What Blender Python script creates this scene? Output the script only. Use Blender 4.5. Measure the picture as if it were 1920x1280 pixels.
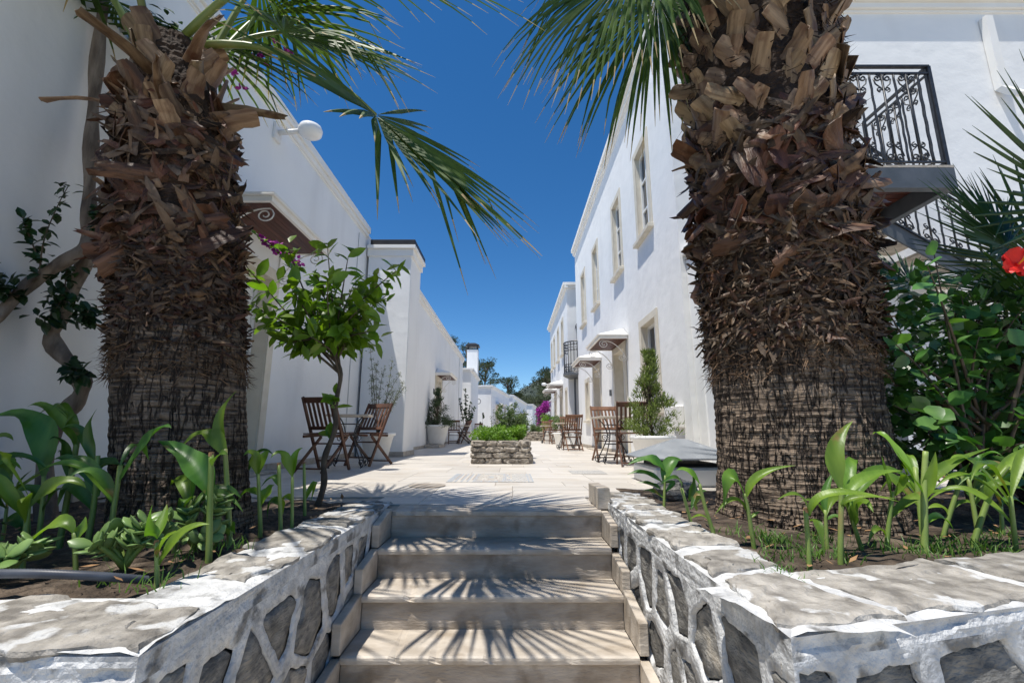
import bpy, bmesh, math, random
from mathutils import Vector, Matrix, Euler, noise
R = math.radians
random.seed(7)
scene = bpy.context.scene
for o in list(bpy.data.objects):
    bpy.data.objects.remove(o)
COL = scene.collection

# ---------------------------------------------------------------- camera
cam = bpy.data.cameras.new('camera'); cam.lens = 16.0; cam.sensor_width = 36.0
cam.clip_start = 0.05; cam.clip_end = 4000
cam_ob = bpy.data.objects.new('camera', cam); COL.objects.link(cam_ob)
cam_ob.location = (0, 0, 0.5)
cam_ob.rotation_euler = (R(90 + 11.14), 0, 0)
scene.camera = cam_ob

# ---------------------------------------------------------------- sky and sun
SUN_TO = Vector((-0.235, -0.19, 1.0)).normalized()          # towards the sun: high, from behind and left
sun_el = math.asin(SUN_TO.z)
world = bpy.data.worlds.new('World'); scene.world = world; world.use_nodes = True
wn = world.node_tree.nodes; wl = world.node_tree.links
bg = wn['Background']
sky = wn.new('ShaderNodeTexSky'); sky.sky_type = 'NISHITA'; sky.sun_disc = False
sky.sun_elevation = sun_el
sky.sun_rotation = math.atan2(SUN_TO.x, SUN_TO.y)
sky.altitude = 900; sky.air_density = 0.9; sky.dust_density = 0.0; sky.ozone_density = 3.5
hsv = wn.new('ShaderNodeHueSaturation'); hsv.inputs['Saturation'].default_value = 1.28
wl.new(sky.outputs['Color'], hsv.inputs['Color']); wl.new(hsv.outputs['Color'], bg.inputs['Color'])
bg.inputs['Strength'].default_value = 0.125
sun = bpy.data.lights.new('sun', 'SUN'); sun.energy = 5.0; sun.angle = R(0.53); sun.color = (1.0, 0.955, 0.88)
sun_ob = bpy.data.objects.new('sun', sun); COL.objects.link(sun_ob)
sun_ob.rotation_euler = SUN_TO.to_track_quat('Z', 'Y').to_euler()
sun_ob.location = (-3, -3, 14)
vs = scene.view_settings
vs.view_transform = 'Standard'; vs.look = 'None'; vs.gamma = 1.0; vs.use_curve_mapping = False
vs.exposure = 0.22
scene.cycles.max_bounces = 8; scene.cycles.diffuse_bounces = 5; scene.cycles.transparent_max_bounces = 8
scene.cycles.caustics_reflective = False; scene.cycles.caustics_refractive = False

# ---------------------------------------------------------------- materials
def _nt(name):
    m = bpy.data.materials.new(name); m.use_nodes = True
    n = m.node_tree.nodes; l = m.node_tree.links
    return m, n, l, n['Principled BSDF']
def mat(name, c1, c2=None, scale=6.0, rough=0.7, bump=0.0, bscale=None, stretch=(1, 1, 1), c3=None, s3=1.5,
        rand=0.0, spec=0.4, lo=0.35, hi=0.65, detail=6.0, metal=0.0, trans=0.0, t3=(0.52, 0.7), hue=0.0, st3=None):
    """two-tone noise colour, a third blotch colour, fine bump, per-object variation"""
    m, n, l, b = _nt(name)
    tc = n.new('ShaderNodeTexCoord'); oi = n.new('ShaderNodeObjectInfo')
    off = n.new('ShaderNodeVectorMath'); off.operation = 'MULTIPLY_ADD'
    comb = n.new('ShaderNodeCombineXYZ')
    for k in range(3): l.new(oi.outputs['Random'], comb.inputs[k])
    l.new(comb.outputs[0], off.inputs[0]); off.inputs[1].default_value = (37.0, 19.0, 53.0)
    l.new(tc.outputs['Object'], off.inputs[2])
    mp = n.new('ShaderNodeMapping'); mp.inputs['Scale'].default_value = stretch
    l.new(off.outputs[0], mp.inputs['Vector'])
    nz = n.new('ShaderNodeTexNoise'); nz.inputs['Scale'].default_value = scale; nz.inputs['Detail'].default_value = detail
    l.new(mp.outputs[0], nz.inputs['Vector'])
    col = None
    c2 = c2 or c1
    cr = n.new('ShaderNodeValToRGB'); e = cr.color_ramp.elements
    e[0].position = lo; e[0].color = (*c1, 1); e[1].position = hi; e[1].color = (*c2, 1)
    l.new(nz.outputs['Fac'], cr.inputs['Fac']); col = cr.outputs['Color']
    if c3:
        n3 = n.new('ShaderNodeTexNoise'); n3.inputs['Scale'].default_value = s3; n3.inputs['Detail'].default_value = 7
        if st3:
            mp3 = n.new('ShaderNodeMapping'); mp3.inputs['Scale'].default_value = st3; l.new(off.outputs[0], mp3.inputs['Vector']); l.new(mp3.outputs[0], n3.inputs['Vector'])
        else: l.new(off.outputs[0], n3.inputs['Vector'])
        r3 = n.new('ShaderNodeMapRange'); r3.inputs['From Min'].default_value = t3[0]; r3.inputs['From Max'].default_value = t3[1]
        l.new(n3.outputs['Fac'], r3.inputs['Value'])
        mx = n.new('ShaderNodeMixRGB'); l.new(r3.outputs[0], mx.inputs['Fac']); l.new(col, mx.inputs['Color1'])
        mx.inputs['Color2'].default_value = (*c3, 1); col = mx.outputs['Color']
    if rand or hue:
        hs = n.new('ShaderNodeHueSaturation')
        mr = n.new('ShaderNodeMapRange'); mr.inputs['To Min'].default_value = 1 - rand; mr.inputs['To Max'].default_value = 1 + rand
        l.new(oi.outputs['Random'], mr.inputs['Value']); l.new(mr.outputs[0], hs.inputs['Value'])
        if hue:
            ml = n.new('ShaderNodeMath'); ml.operation = 'MULTIPLY'; ml.inputs[1].default_value = 7.31
            fr = n.new('ShaderNodeMath'); fr.operation = 'FRACT'
            l.new(oi.outputs['Random'], ml.inputs[0]); l.new(ml.outputs[0], fr.inputs[0])
            mh = n.new('ShaderNodeMapRange'); mh.inputs['To Min'].default_value = 0.5 - hue; mh.inputs['To Max'].default_value = 0.5 + hue
            l.new(fr.outputs[0], mh.inputs['Value']); l.new(mh.outputs[0], hs.inputs['Hue'])
        l.new(col, hs.inputs['Color']); col = hs.outputs['Color']
    l.new(col, b.inputs['Base Color'])
    b.inputs['Roughness'].default_value = rough; b.inputs['Specular IOR Level'].default_value = spec
    b.inputs['Metallic'].default_value = metal
    if bump:
        nb = n.new('ShaderNodeTexNoise'); nb.inputs['Scale'].default_value = bscale or scale * 4; nb.inputs['Detail'].default_value = 8
        l.new(mp.outputs[0], nb.inputs['Vector'])
        bp = n.new('ShaderNodeBump'); bp.inputs['Strength'].default_value = 1.0; bp.inputs['Distance'].default_value = bump
        l.new(nb.outputs['Fac'], bp.inputs['Height']); l.new(bp.outputs[0], b.inputs['Normal'])
    if trans:
        out = n['Material Output']; tr = n.new('ShaderNodeBsdfTranslucent'); ms = n.new('ShaderNodeMixShader')
        br = n.new('ShaderNodeMixRGB'); br.blend_type = 'MULTIPLY'; br.inputs['Fac'].default_value = 1
        br.inputs['Color2'].default_value = (1.5, 1.7, 0.5, 1); l.new(col, br.inputs['Color1'])
        l.new(br.outputs[0], tr.inputs['Color']); ms.inputs['Fac'].default_value = trans
        l.new(b.outputs[0], ms.inputs[1]); l.new(tr.outputs[0], ms.inputs[2]); l.new(ms.outputs[0], out.inputs['Surface'])
    return m
M = {}
M['plaster'] = mat('plaster', (0.80, 0.80, 0.79), (0.84, 0.84, 0.83), 1.3, 0.85, 0.010, 4.5, c3=(0.70, 0.695, 0.685), s3=1.6, t3=(0.52, 0.9), spec=0.2, detail=9, st3=(1, 1, .22))
M['plaster_trim'] = mat('plaster_trim', (0.80, 0.78, 0.74), (0.84, 0.83, 0.80), 2.0, 0.8, 0.0004, 14.0, spec=0.2)
M['beige'] = mat('beige_stone', (0.62, 0.57, 0.47), (0.70, 0.65, 0.55), 5.0, 0.75, 0.0015, 30, spec=0.25)
M['floor'] = mat('travertine_floor', (0.49, 0.45, 0.395), (0.58, 0.54, 0.485), 3.0, 0.5, 0.0012, 20, stretch=(0.35, 3.0, 1), c3=(0.44, 0.375, 0.30), s3=1.6, t3=(0.52, 0.8), rand=0.09)
M['grout'] = mat('grout', (0.36, 0.32, 0.27), (0.42, 0.375, 0.32), 9, 0.9)
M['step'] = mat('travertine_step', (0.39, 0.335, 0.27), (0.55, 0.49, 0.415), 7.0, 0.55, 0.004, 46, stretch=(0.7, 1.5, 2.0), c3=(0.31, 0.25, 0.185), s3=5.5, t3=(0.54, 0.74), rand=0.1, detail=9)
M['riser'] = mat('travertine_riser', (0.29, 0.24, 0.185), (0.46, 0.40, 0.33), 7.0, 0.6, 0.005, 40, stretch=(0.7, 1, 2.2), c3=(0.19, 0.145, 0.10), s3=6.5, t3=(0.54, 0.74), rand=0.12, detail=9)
M['mortar'] = mat('white_mortar', (0.44, 0.44, 0.435), (0.70, 0.70, 0.69), 13.0, 0.9, 0.014, 46, c3=(0.22, 0.215, 0.205), s3=9, t3=(0.57, 0.66), spec=0.15, detail=9)
M['schist'] = mat('grey_schist', (0.12, 0.118, 0.113), (0.31, 0.295, 0.265), 14.0, 0.8, 0.012, 46, stretch=(1, 1, 2.2), c3=(0.40, 0.36, 0.30), s3=6, t3=(0.56, 0.68), rand=0.22, spec=0.3)
M['coping'] = mat('coping_stone', (0.17, 0.155, 0.135), (0.40, 0.37, 0.325), 15.0, 0.9, 0.012, 48, c3=(0.52, 0.515, 0.50), s3=7.0, t3=(0.57, 0.62), rand=0.16, spec=0.25, detail=9)
M['planter_stone'] = mat('planter_stone', (0.16, 0.14, 0.12), (0.40, 0.35, 0.29), 11.0, 0.9, 0.02, 26, c3=(0.50, 0.45, 0.38), s3=9, t3=(0.55, 0.66), rand=0.15)
M['planter_mortar'] = mat('planter_mortar', (0.42, 0.38, 0.32), (0.55, 0.5, 0.43), 9, 0.95, 0.01, 30)
M['soil'] = mat('soil', (0.03, 0.021, 0.014), (0.10, 0.072, 0.05), 16, 0.95, 0.04, 34, c3=(0.17, 0.13, 0.095), s3=7)
M['ground'] = mat('ground', (0.42, 0.38, 0.32), (0.52, 0.48, 0.42), 2.0, 0.9, 0.003, 12)
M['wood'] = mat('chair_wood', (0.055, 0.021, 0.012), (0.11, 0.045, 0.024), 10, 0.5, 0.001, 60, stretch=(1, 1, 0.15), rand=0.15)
M['wood_sunlit'] = mat('chair_wood_sunlit', (0.115, 0.053, 0.028), (0.20, 0.10, 0.055), 10, 0.5, 0.001, 60, stretch=(1, 1, 0.15), rand=0.15)  # same chair wood made lighter: sunlight painted into the colour
M['soffit'] = mat('soffit_wood', (0.055, 0.014, 0.008), (0.10, 0.026, 0.014), 8, 0.45, 0.001, 40, stretch=(1, 0.2, 1), rand=0.15)
M['tabletop'] = mat('table_top', (0.46, 0.40, 0.33), (0.58, 0.52, 0.44), 12, 0.5, 0.0005, 60)
M['iron'] = mat('dark_iron', (0.018, 0.02, 0.024), (0.035, 0.037, 0.042), 20, 0.45, 0.0006, 80, spec=0.5)
M['white_iron'] = mat('white_iron', (0.74, 0.72, 0.68), (0.8, 0.79, 0.76), 20, 0.5)
M['steel'] = mat('grey_painted_steel', (0.075, 0.085, 0.095), (0.105, 0.115, 0.13), 6, 0.5, 0.0005, 60, spec=0.5)
M['zinc'] = mat('zinc_sheet', (0.20, 0.215, 0.23), (0.27, 0.285, 0.30), 5, 0.55, 0.001, 20, c3=(0.36, 0.37, 0.38), s3=9, t3=(0.62, 0.8), spec=0.4)
M['black'] = mat('black_metal', (0.012, 0.012, 0.014), (0.022, 0.022, 0.024), 8, 0.5)
M['pot'] = mat('white_pot', (0.74, 0.74, 0.72), (0.80, 0.80, 0.79), 5, 0.5, 0.001, 30, c3=(0.62, 0.6, 0.56), s3=3, t3=(0.58, 0.8))
M['door'] = mat('white_door', (0.74, 0.74, 0.72), (0.78, 0.78, 0.76), 3, 0.45)
M['wframe'] = mat('window_frame', (0.78, 0.78, 0.77), (0.82, 0.82, 0.81), 3, 0.4)
M['lamp_glass'] = mat('opal_lamp', (0.82, 0.82, 0.80), (0.86, 0.86, 0.85), 3, 0.25, spec=0.5)
M['hose'] = mat('grey_hose', (0.045, 0.05, 0.065), (0.08, 0.09, 0.11), 8, 0.45)
def bark_mat():
    m, n, l, b = _nt('palm_bark'); tc = n.new('ShaderNodeTexCoord')
    def nz(stretch, sc, det=6):
        mp = n.new('ShaderNodeMapping'); mp.inputs['Scale'].default_value = stretch; l.new(tc.outputs['Object'], mp.inputs['Vector'])
        t = n.new('ShaderNodeTexNoise'); t.inputs['Scale'].default_value = sc; t.inputs['Detail'].default_value = det; l.new(mp.outputs[0], t.inputs['Vector']); return t.outputs['Fac']
    def mr(v, a, b_, c=0.0, d=1.0):
        q = n.new('ShaderNodeMapRange'); q.inputs['From Min'].default_value = a; q.inputs['From Max'].default_value = b_; q.inputs['To Min'].default_value = c; q.inputs['To Max'].default_value = d; l.new(v, q.inputs['Value']); return q.outputs[0]
    def mth(op, a, b_):
        q = n.new('ShaderNodeMath'); q.operation = op
        for k, v in enumerate((a, b_)):
            if isinstance(v, (int, float)): q.inputs[k].default_value = v
            else: l.new(v, q.inputs[k])
        return q.outputs[0]
    lines = nz((1, 1, 11), 6, 8)                     # stacked horizontal scars
    crack = nz((1, 1, .16), 24, 3)                   # upright cracks
    crack = mr(mth('ABSOLUTE', mth('SUBTRACT', crack, .5), 0), .0, .05)
    blot = nz((1, 1, 1), 5, 6)
    h = mth('MULTIPLY', mth('ADD', mr(lines, .35, .65), .35), mth('ADD', mth('MULTIPLY', crack, .85), .15))
    cr = n.new('ShaderNodeValToRGB'); e = cr.color_ramp.elements; e[0].position = .05; e[0].color = (.017, .012, .009, 1); e[1].position = 1.15; e[1].color = (.27, .205, .15, 1)
    k = cr.color_ramp.elements.new(.5); k.color = (.085, .062, .046, 1)
    l.new(mth('MULTIPLY', h, mr(blot, .3, .7, .65, 1.25)), cr.inputs['Fac']); l.new(cr.outputs[0], b.inputs['Base Color'])
    b.inputs['Roughness'].default_value = .85; b.inputs['Specular IOR Level'].default_value = .3
    bp = n.new('ShaderNodeBump'); bp.inputs['Distance'].default_value = .022; l.new(h, bp.inputs['Height']); l.new(bp.outputs[0], b.inputs['Normal'])
    return m
M['bark'] = bark_mat()
M['boot_tan'] = mat('leaf_base_tan', (0.125, 0.072, 0.036), (0.31, 0.21, 0.122), 7, 0.55, 0.003, 40, stretch=(4, 0.35, 1), c3=(0.11, 0.05, 0.025), s3=9, rand=0.35, hue=0.01)
M['boot_brown'] = mat('leaf_base_brown', (0.04, 0.017, 0.010), (0.14, 0.062, 0.033), 8, 0.5, 0.006, 40, stretch=(4, 0.3, 1), c3=(0.25, 0.165, 0.10), s3=8, t3=(0.56, 0.75), rand=0.4, hue=0.012)
M['boot_grey'] = mat('leaf_base_weathered', (0.06, 0.038, 0.025), (0.19, 0.135, 0.09), 9, 0.8, 0.004, 50, stretch=(2, 0.4, 1), rand=0.45, hue=0.01)
M['fibre'] = mat('palm_fibre', (0.05, 0.028, 0.016), (0.20, 0.12, 0.065), 25, 0.8)
M['fibre_core'] = mat('palm_fibre_core', (0.02, 0.012, 0.008), (0.055, 0.034, 0.022), 16, 0.95, 0.015, 50)
M['frond'] = mat('palm_leaf', (0.035, 0.075, 0.016), (0.085, 0.14, 0.03), 4, 0.5, 0.0008, 40, c3=(0.17, 0.18, 0.06), s3=3.0, t3=(0.6, 0.85), trans=0.25, spec=0.3)
M['frond_tip'] = mat('palm_leaf_dry', (0.34, 0.25, 0.13), (0.46, 0.36, 0.21), 6, 0.7, trans=0.2)
M['petiole'] = mat('palm_petiole', (0.10, 0.15, 0.03), (0.17, 0.21, 0.055), 4, 0.4, c3=(0.28, 0.19, 0.08), s3=3, t3=(0.58, 0.8))
M['fanpalm'] = mat('fan_palm_leaf', (0.02, 0.055, 0.014), (0.045, 0.10, 0.024), 5, 0.4, trans=0.2, spec=0.5)
M['canna'] = mat('canna_leaf', (0.11, 0.21, 0.022), (0.19, 0.31, 0.04), 5, 0.4, 0.001, 30, stretch=(4, 0.5, 1), c3=(0.30, 0.21, 0.075), s3=9, t3=(0.64, 0.72), trans=0.35, rand=0.22, hue=0.015, spec=0.5)
M['canna_dark'] = mat('canna_leaf_dark', (0.045, 0.12, 0.02), (0.095, 0.195, 0.034), 5, 0.38, 0.001, 30, stretch=(4, 0.5, 1), c3=(0.30, 0.21, 0.075), s3=9, t3=(0.64, 0.72), trans=0.28, rand=0.2, hue=0.012, spec=0.5)
M['canna_stem'] = mat('canna_stem', (0.16, 0.24, 0.05), (0.24, 0.31, 0.085), 6, 0.45, c3=(0.28, 0.17, 0.08), s3=4, t3=(0.62, 0.8), rand=0.15)
M['dry_leaf'] = mat('dry_leaf', (0.25, 0.13, 0.06), (0.38, 0.23, 0.11), 8, 0.8, rand=0.2)
M['lemon'] = mat('lemon_leaf', (0.085, 0.17, 0.014), (0.16, 0.27, 0.028), 9, 0.36, trans=0.42, rand=0.3, hue=0.015, spec=0.5)
M['hibiscus'] = mat('hibiscus_leaf', (0.045, 0.135, 0.028), (0.105, 0.225, 0.05), 9, 0.32, trans=0.22, rand=0.35, hue=0.015, spec=0.55)
M['twig'] = mat('twig', (0.06, 0.045, 0.032), (0.13, 0.10, 0.07), 14, 0.85, 0.002, 50)
M['vine_bark'] = mat('vine_bark', (0.12, 0.092, 0.07), (0.26, 0.21, 0.165), 10, 0.9, 0.008, 34, stretch=(2, 2, 0.4), c3=(0.09, 0.065, 0.05), s3=4)
M['vine'] = mat('vine_leaf', (0.012, 0.034, 0.010), (0.03, 0.075, 0.018), 9, 0.4, trans=0.2, rand=0.3, spec=0.45)
M['olive'] = mat('olive_leaf', (0.12, 0.135, 0.08), (0.22, 0.235, 0.15), 6, 0.55, trans=0.2)
M['thuja'] = mat('thuja_spray', (0.10, 0.145, 0.03), (0.21, 0.26, 0.075), 9, 0.6, trans=0.2)
M['conifer'] = mat('conifer_spray', (0.03, 0.06, 0.025), (0.075, 0.11, 0.05), 9, 0.65, trans=0.15)
M['shrub'] = mat('shrub_leaf', (0.11, 0.22, 0.03), (0.21, 0.34, 0.055), 7, 0.45, trans=0.3)
M['shrub2'] = mat('shrub_leaf_dull', (0.085, 0.13, 0.055), (0.16, 0.215, 0.10), 7, 0.5, trans=0.25)
M['pine'] = mat('pine_needles', (0.022, 0.036, 0.014), (0.06, 0.08, 0.03), 3, 0.8, trans=0.1)
M['wood_far'] = mat('far_olive_leaf', (0.045, 0.06, 0.032), (0.10, 0.12, 0.07), 2, 0.8, trans=0.1)
M['hill'] = mat('hill_scrub', (0.03, 0.043, 0.035), (0.065, 0.08, 0.06), 0.09, 0.95, 1.5, 0.3, c3=(0.10, 0.11, 0.085), s3=0.03)
M['magenta'] = mat('bougainvillea_bract', (0.26, 0.012, 0.22), (0.48, 0.04, 0.40), 5, 0.6, trans=0.0)
M['red'] = mat('hibiscus_petal', (0.60, 0.012, 0.010), (0.75, 0.03, 0.018), 8, 0.5, 0.001, 40)
M['yellow'] = mat('flower_stamen', (0.8, 0.5, 0.05))
M['grass'] = mat('grass_blade', (0.08, 0.17, 0.03), (0.15, 0.26, 0.06), 5, 0.5, trans=0.3)
M['jade'] = mat('succulent_leaf', (0.13, 0.22, 0.06), (0.21, 0.31, 0.11), 6, 0.35, rand=0.2, trans=0.12)
M['cable'] = mat('cable', (0.5, 0.5, 0.49), (0.56, 0.56, 0.55), 5, 0.6)
M['mosaic_a'] = mat('mosaic_pale', (0.50, 0.46, 0.40), (0.57, 0.53, 0.47), 40, 0.5)
M['mosaic_b'] = mat('mosaic_blue', (0.40, 0.425, 0.45), (0.48, 0.49, 0.50), 40, 0.5)
M['mosaic_c'] = mat('mosaic_red', (0.43, 0.37, 0.32), (0.49, 0.43, 0.38), 40, 0.5)
def glass(name):
    m, n, l, b = _nt(name)
    b.inputs['Base Color'].default_value = (0.03, 0.035, 0.04, 1); b.inputs['Roughness'].default_value = 0.06
    b.inputs['Specular IOR Level'].default_value = 0.7
    return m
M['glass'] = glass('window_glass')

# ---------------------------------------------------------------- mesh helpers
class MB:
    def __init__(s): s.v = []; s.f = []; s.mi = []
    def add(s, verts, faces, mi=0):
        k = len(s.v); s.v += [tuple(p) for p in verts]
        s.f += [tuple(i + k for i in f) for f in faces]; s.mi += [mi] * len(faces); return s
    def box(s, x0, x1, y0, y1, z0, z1, mi=0):
        v = [(x0, y0, z0), (x1, y0, z0), (x1, y1, z0), (x0, y1, z0), (x0, y0, z1), (x1, y0, z1), (x1, y1, z1), (x0, y1, z1)]
        return s.add(v, [(0, 3, 2, 1), (4, 5, 6, 7), (0, 1, 5, 4), (1, 2, 6, 5), (2, 3, 7, 6), (3, 0, 4, 7)], mi)
    def bar(s, a, b, w, t, up=(0, 0, 1), mi=0):
        """rectangular bar from a to b, width w (sideways), thickness t (along up)"""
        a = Vector(a); b = Vector(b); d = (b - a).normalized(); up = Vector(up)
        sd = d.cross(up)
        if sd.length < 1e-4: sd = d.cross(Vector((1, 0, 0)))
        sd.normalize(); u = sd.cross(d).normalized()
        p = []
        for q in (a, b):
            for i, j in ((-1, -1), (1, -1), (1, 1), (-1, 1)): p.append(q + sd * (w / 2 * i) + u * (t / 2 * j))
        return s.add(p, [(0, 1, 2, 3), (7, 6, 5, 4), (0, 4, 5, 1), (1, 5, 6, 2), (2, 6, 7, 3), (3, 7, 4, 0)], mi)
    def tube(s, pts, rad, n=6, mi=0, cap=True):
        pts = [Vector(p) for p in pts]; m = len(pts)
        if not hasattr(rad, '__len__'): rad = [rad] * m
        prev = None; vs = []
        for i, p in enumerate(pts):
            d = pts[min(i + 1, m - 1)] - pts[max(i - 1, 0)]
            if d.length < 1e-9: d = Vector((0, 0, 1))
            d.normalize()
            if prev is None:
                a = Vector((0, 0, 1)) if abs(d.z) < .9 else Vector((1, 0, 0))
                u = d.cross(a).normalized()
            else:
                u = (prev - d * prev.dot(d))
                u = u.normalized() if u.length > 1e-6 else d.orthogonal().normalized()
            prev = u; w = d.cross(u)
            for k in range(n):
                t = 2 * math.pi * k / n; vs.append(p + (u * math.cos(t) + w * math.sin(t)) * rad[i])
        fs = []
        for i in range(m - 1):
            for k in range(n):
                a = i * n + k; b = i * n + (k + 1) % n; fs.append((a, b, b + n, a + n))
        if cap: fs.append(tuple(range(n - 1, -1, -1))); fs.append(tuple((m - 1) * n + k for k in range(n)))
        return s.add(vs, fs, mi)
    def lathe(s, prof, n=24, c=(0, 0, 0), mi=0, cap=True):
        vs = [(c[0] + r * math.cos(2 * math.pi * k / n), c[1] + r * math.sin(2 * math.pi * k / n), c[2] + z) for r, z in prof for k in range(n)]
        fs = []
        for i in range(len(prof) - 1):
            for k in range(n):
                a = i * n + k; b = i * n + (k + 1) % n; fs.append((a, b, b + n, a + n))
        if cap: fs.append(tuple(range(n - 1, -1, -1))); fs.append(tuple((len(prof) - 1) * n + k for k in range(n)))
        return s.add(vs, fs, mi)
    def prism(s, poly, axis, a, b, mi=0):
        """extrude 2d polygon along axis ('x','y','z') from a to b"""
        def P(u, v, t): return {'x': (t, u, v), 'y': (u, t, v), 'z': (u, v, t)}[axis]
        n = len(poly); vs = [P(u, v, a) for u, v in poly] + [P(u, v, b) for u, v in poly]
        fs = [tuple(range(n - 1, -1, -1)), tuple(range(n, 2 * n))] + [(i, (i + 1) % n, (i + 1) % n + n, i + n) for i in range(n)]
        return s.add(vs, fs, mi)
    def xf(s, mtx, k0=0):
        for i in range(k0, len(s.v)): s.v[i] = tuple(mtx @ Vector(s.v[i]))
        return s
    def mesh(s, name, mats, smooth=False, bevel=0.0, origin=(0, 0, 0), seg=1, fixn=True):
        me = bpy.data.meshes.new(name)
        ox, oy, oz = origin
        me.from_pydata([(x - ox, y - oy, z - oz) for x, y, z in s.v], [], s.f)
        if not isinstance(mats, (list, tuple)): mats = [mats]
        for m in mats: me.materials.append(m)
        if len(mats) > 1: me.polygons.foreach_set('material_index', s.mi)
        if bevel or fixn:
            bm = bmesh.new(); bm.from_mesh(me)
            if fixn: bmesh.ops.recalc_face_normals(bm, faces=bm.faces)
            if bevel:
                es = [e for e in bm.edges if len(e.link_faces) == 2 and e.calc_face_angle(0) > 0.5]
                bmesh.ops.bevel(bm, geom=es, offset=bevel, segments=seg, affect='EDGES', clamp_overlap=True)
            bm.to_mesh(me); bm.free()
        if smooth: me.polygons.foreach_set('use_smooth', [True] * len(me.polygons))
        me.update(); return me
    def build(s, name, mats, parent=None, **kw):
        me = s.mesh(name, mats, origin=wloc(parent), **kw)
        o = bpy.data.objects.new(name, me); COL.objects.link(o)
        if parent: o.parent = parent
        return o
def wloc(o):
    v = Vector((0, 0, 0))
    while o is not None: v += o.location; o = o.parent
    return v
def tag(o, label=None, cat=None, group=None, kind=None):
    if label: o['label'] = label
    if cat: o['category'] = cat
    if group: o['group'] = group
    if kind: o['kind'] = kind
    return o
def thing(name, label, cat, loc=(0, 0, 0), group=None):
    o = bpy.data.objects.new(name, None); COL.objects.link(o); o.location = loc; o.empty_display_size = 0.1
    return tag(o, label, cat, group)
def struct(o): o['kind'] = 'structure'; return o
def inst(name, me, parent, mtx):
    """linked-mesh object; mtx is in world terms, parent chains are pure translations"""
    o = bpy.data.objects.new(name, me); COL.objects.link(o)
    if parent is not None:
        o.parent = parent; o.matrix_local = Matrix.Translation(-wloc(parent)) @ mtx
    else: o.matrix_local = mtx
    return o
def dup(root, loc, rotz=0.0, label=None, scale=1.0):
    r = root.copy(); COL.objects.link(r); r.location = loc; r.rotation_euler = (0, 0, rotz); r.scale = (scale,) * 3
    if label: r['label'] = label
    def rec(src, dst):
        for ch in list(src.children):
            c = ch.copy(); COL.objects.link(c); c.parent = dst; rec(ch, c)
    rec(root, r); return r
def frame_mtx(pos, fwd, nrm, s=1.0):
    """+Y along fwd, +Z near nrm"""
    y = Vector(fwd).normalized(); x = y.cross(Vector(nrm))
    if x.length < 1e-4: x = y.orthogonal()
    x.normalize(); z = x.cross(y)
    m = Matrix((x, y, z)).transposed().to_4x4(); m.translation = Vector(pos)
    return m @ Matrix.Scale(s, 4)
def rnd(a, b): return random.uniform(a, b)
def rdir():
    while True:
        v = Vector((rnd(-1, 1), rnd(-1, 1), rnd(-1, 1)))
        if .05 < v.length < 1: return v.normalized()
def bez(p0, p1, p2, n=8):
    p0, p1, p2 = Vector(p0), Vector(p1), Vector(p2)
    return [(p0 * (1 - t) + p1 * t) * (1 - t) + (p1 * (1 - t) + p2 * t) * t for t in [i / n for i in range(n + 1)]]
def spline(pts, n=6):
    pts = [Vector(p) for p in pts]; out = []
    for i in range(len(pts) - 1):
        a, b = pts[i], pts[i + 1]; pa = pts[max(i - 1, 0)]; pb = pts[min(i + 2, len(pts) - 1)]
        for k in range(n):
            t = k / n
            out.append(0.5 * ((2 * a) + (b - pa) * t + (2 * pa - 5 * a + 4 * b - pb) * t * t + (3 * a - pa - 3 * b + pb) * t ** 3))
    out.append(pts[-1]); return out
def leafshape(mb, L, W, n=4, droop=0.0, fold=0.15, mtx=None, mi=0, tipw=0.0, wmax=0.45, roll=0.0):
    """leaf blade along +Y, normal +Z, folded at midrib"""
    vs = []; fs = []
    for i in range(n + 1):
        t = i / n
        w = W * 0.5 * (max(0.0, math.sin(math.pi * min(1, (t / (2 * wmax)) if t < wmax else 0.5 + (t - wmax) / (2 * (1 - wmax))))) ** 0.8)
        if i == n: w = tipw
        if i == 0: w = W * 0.06
        y = L * t * (1 - 0.15 * droop * t); z = -droop * L * t * t * 0.55
        zz = z + fold * w
        vs += [(-w, y, zz + roll * w), (0, y, z), (w, y, zz - roll * w)]
    for i in range(n):
        a = i * 3; fs += [(a, a + 1, a + 4, a + 3), (a + 1, a + 2, a + 5, a + 4)]
    if mtx is not None: vs = [tuple(mtx @ Vector(p)) for p in vs]
    mb.add(vs, fs, mi)
def rquad(mb, c, L, W, nrm=None, mi=0, d=None):
    """small kite-shaped leaf"""
    d = d or rdir(); nr = nrm or rdir(); s = d.cross(nr)
    if s.length < 1e-3: s = d.orthogonal()
    s.normalize(); c = Vector(c)
    mb.add([c, c + d * (L * .45) + s * (W * .5), c + d * L, c + d * (L * .45) - s * (W * .5)], [(0, 1, 2, 3)], mi)

# ================================================================ GROUND, TERRACE, STAIRS
g = MB()
g.box(-60, 60, -40, 3.2, -1.6, -0.99)
g.box(-700, 700, 3.2, 1600, -1.6, -0.045)
struct(g.build('ground', M['ground']))
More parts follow.
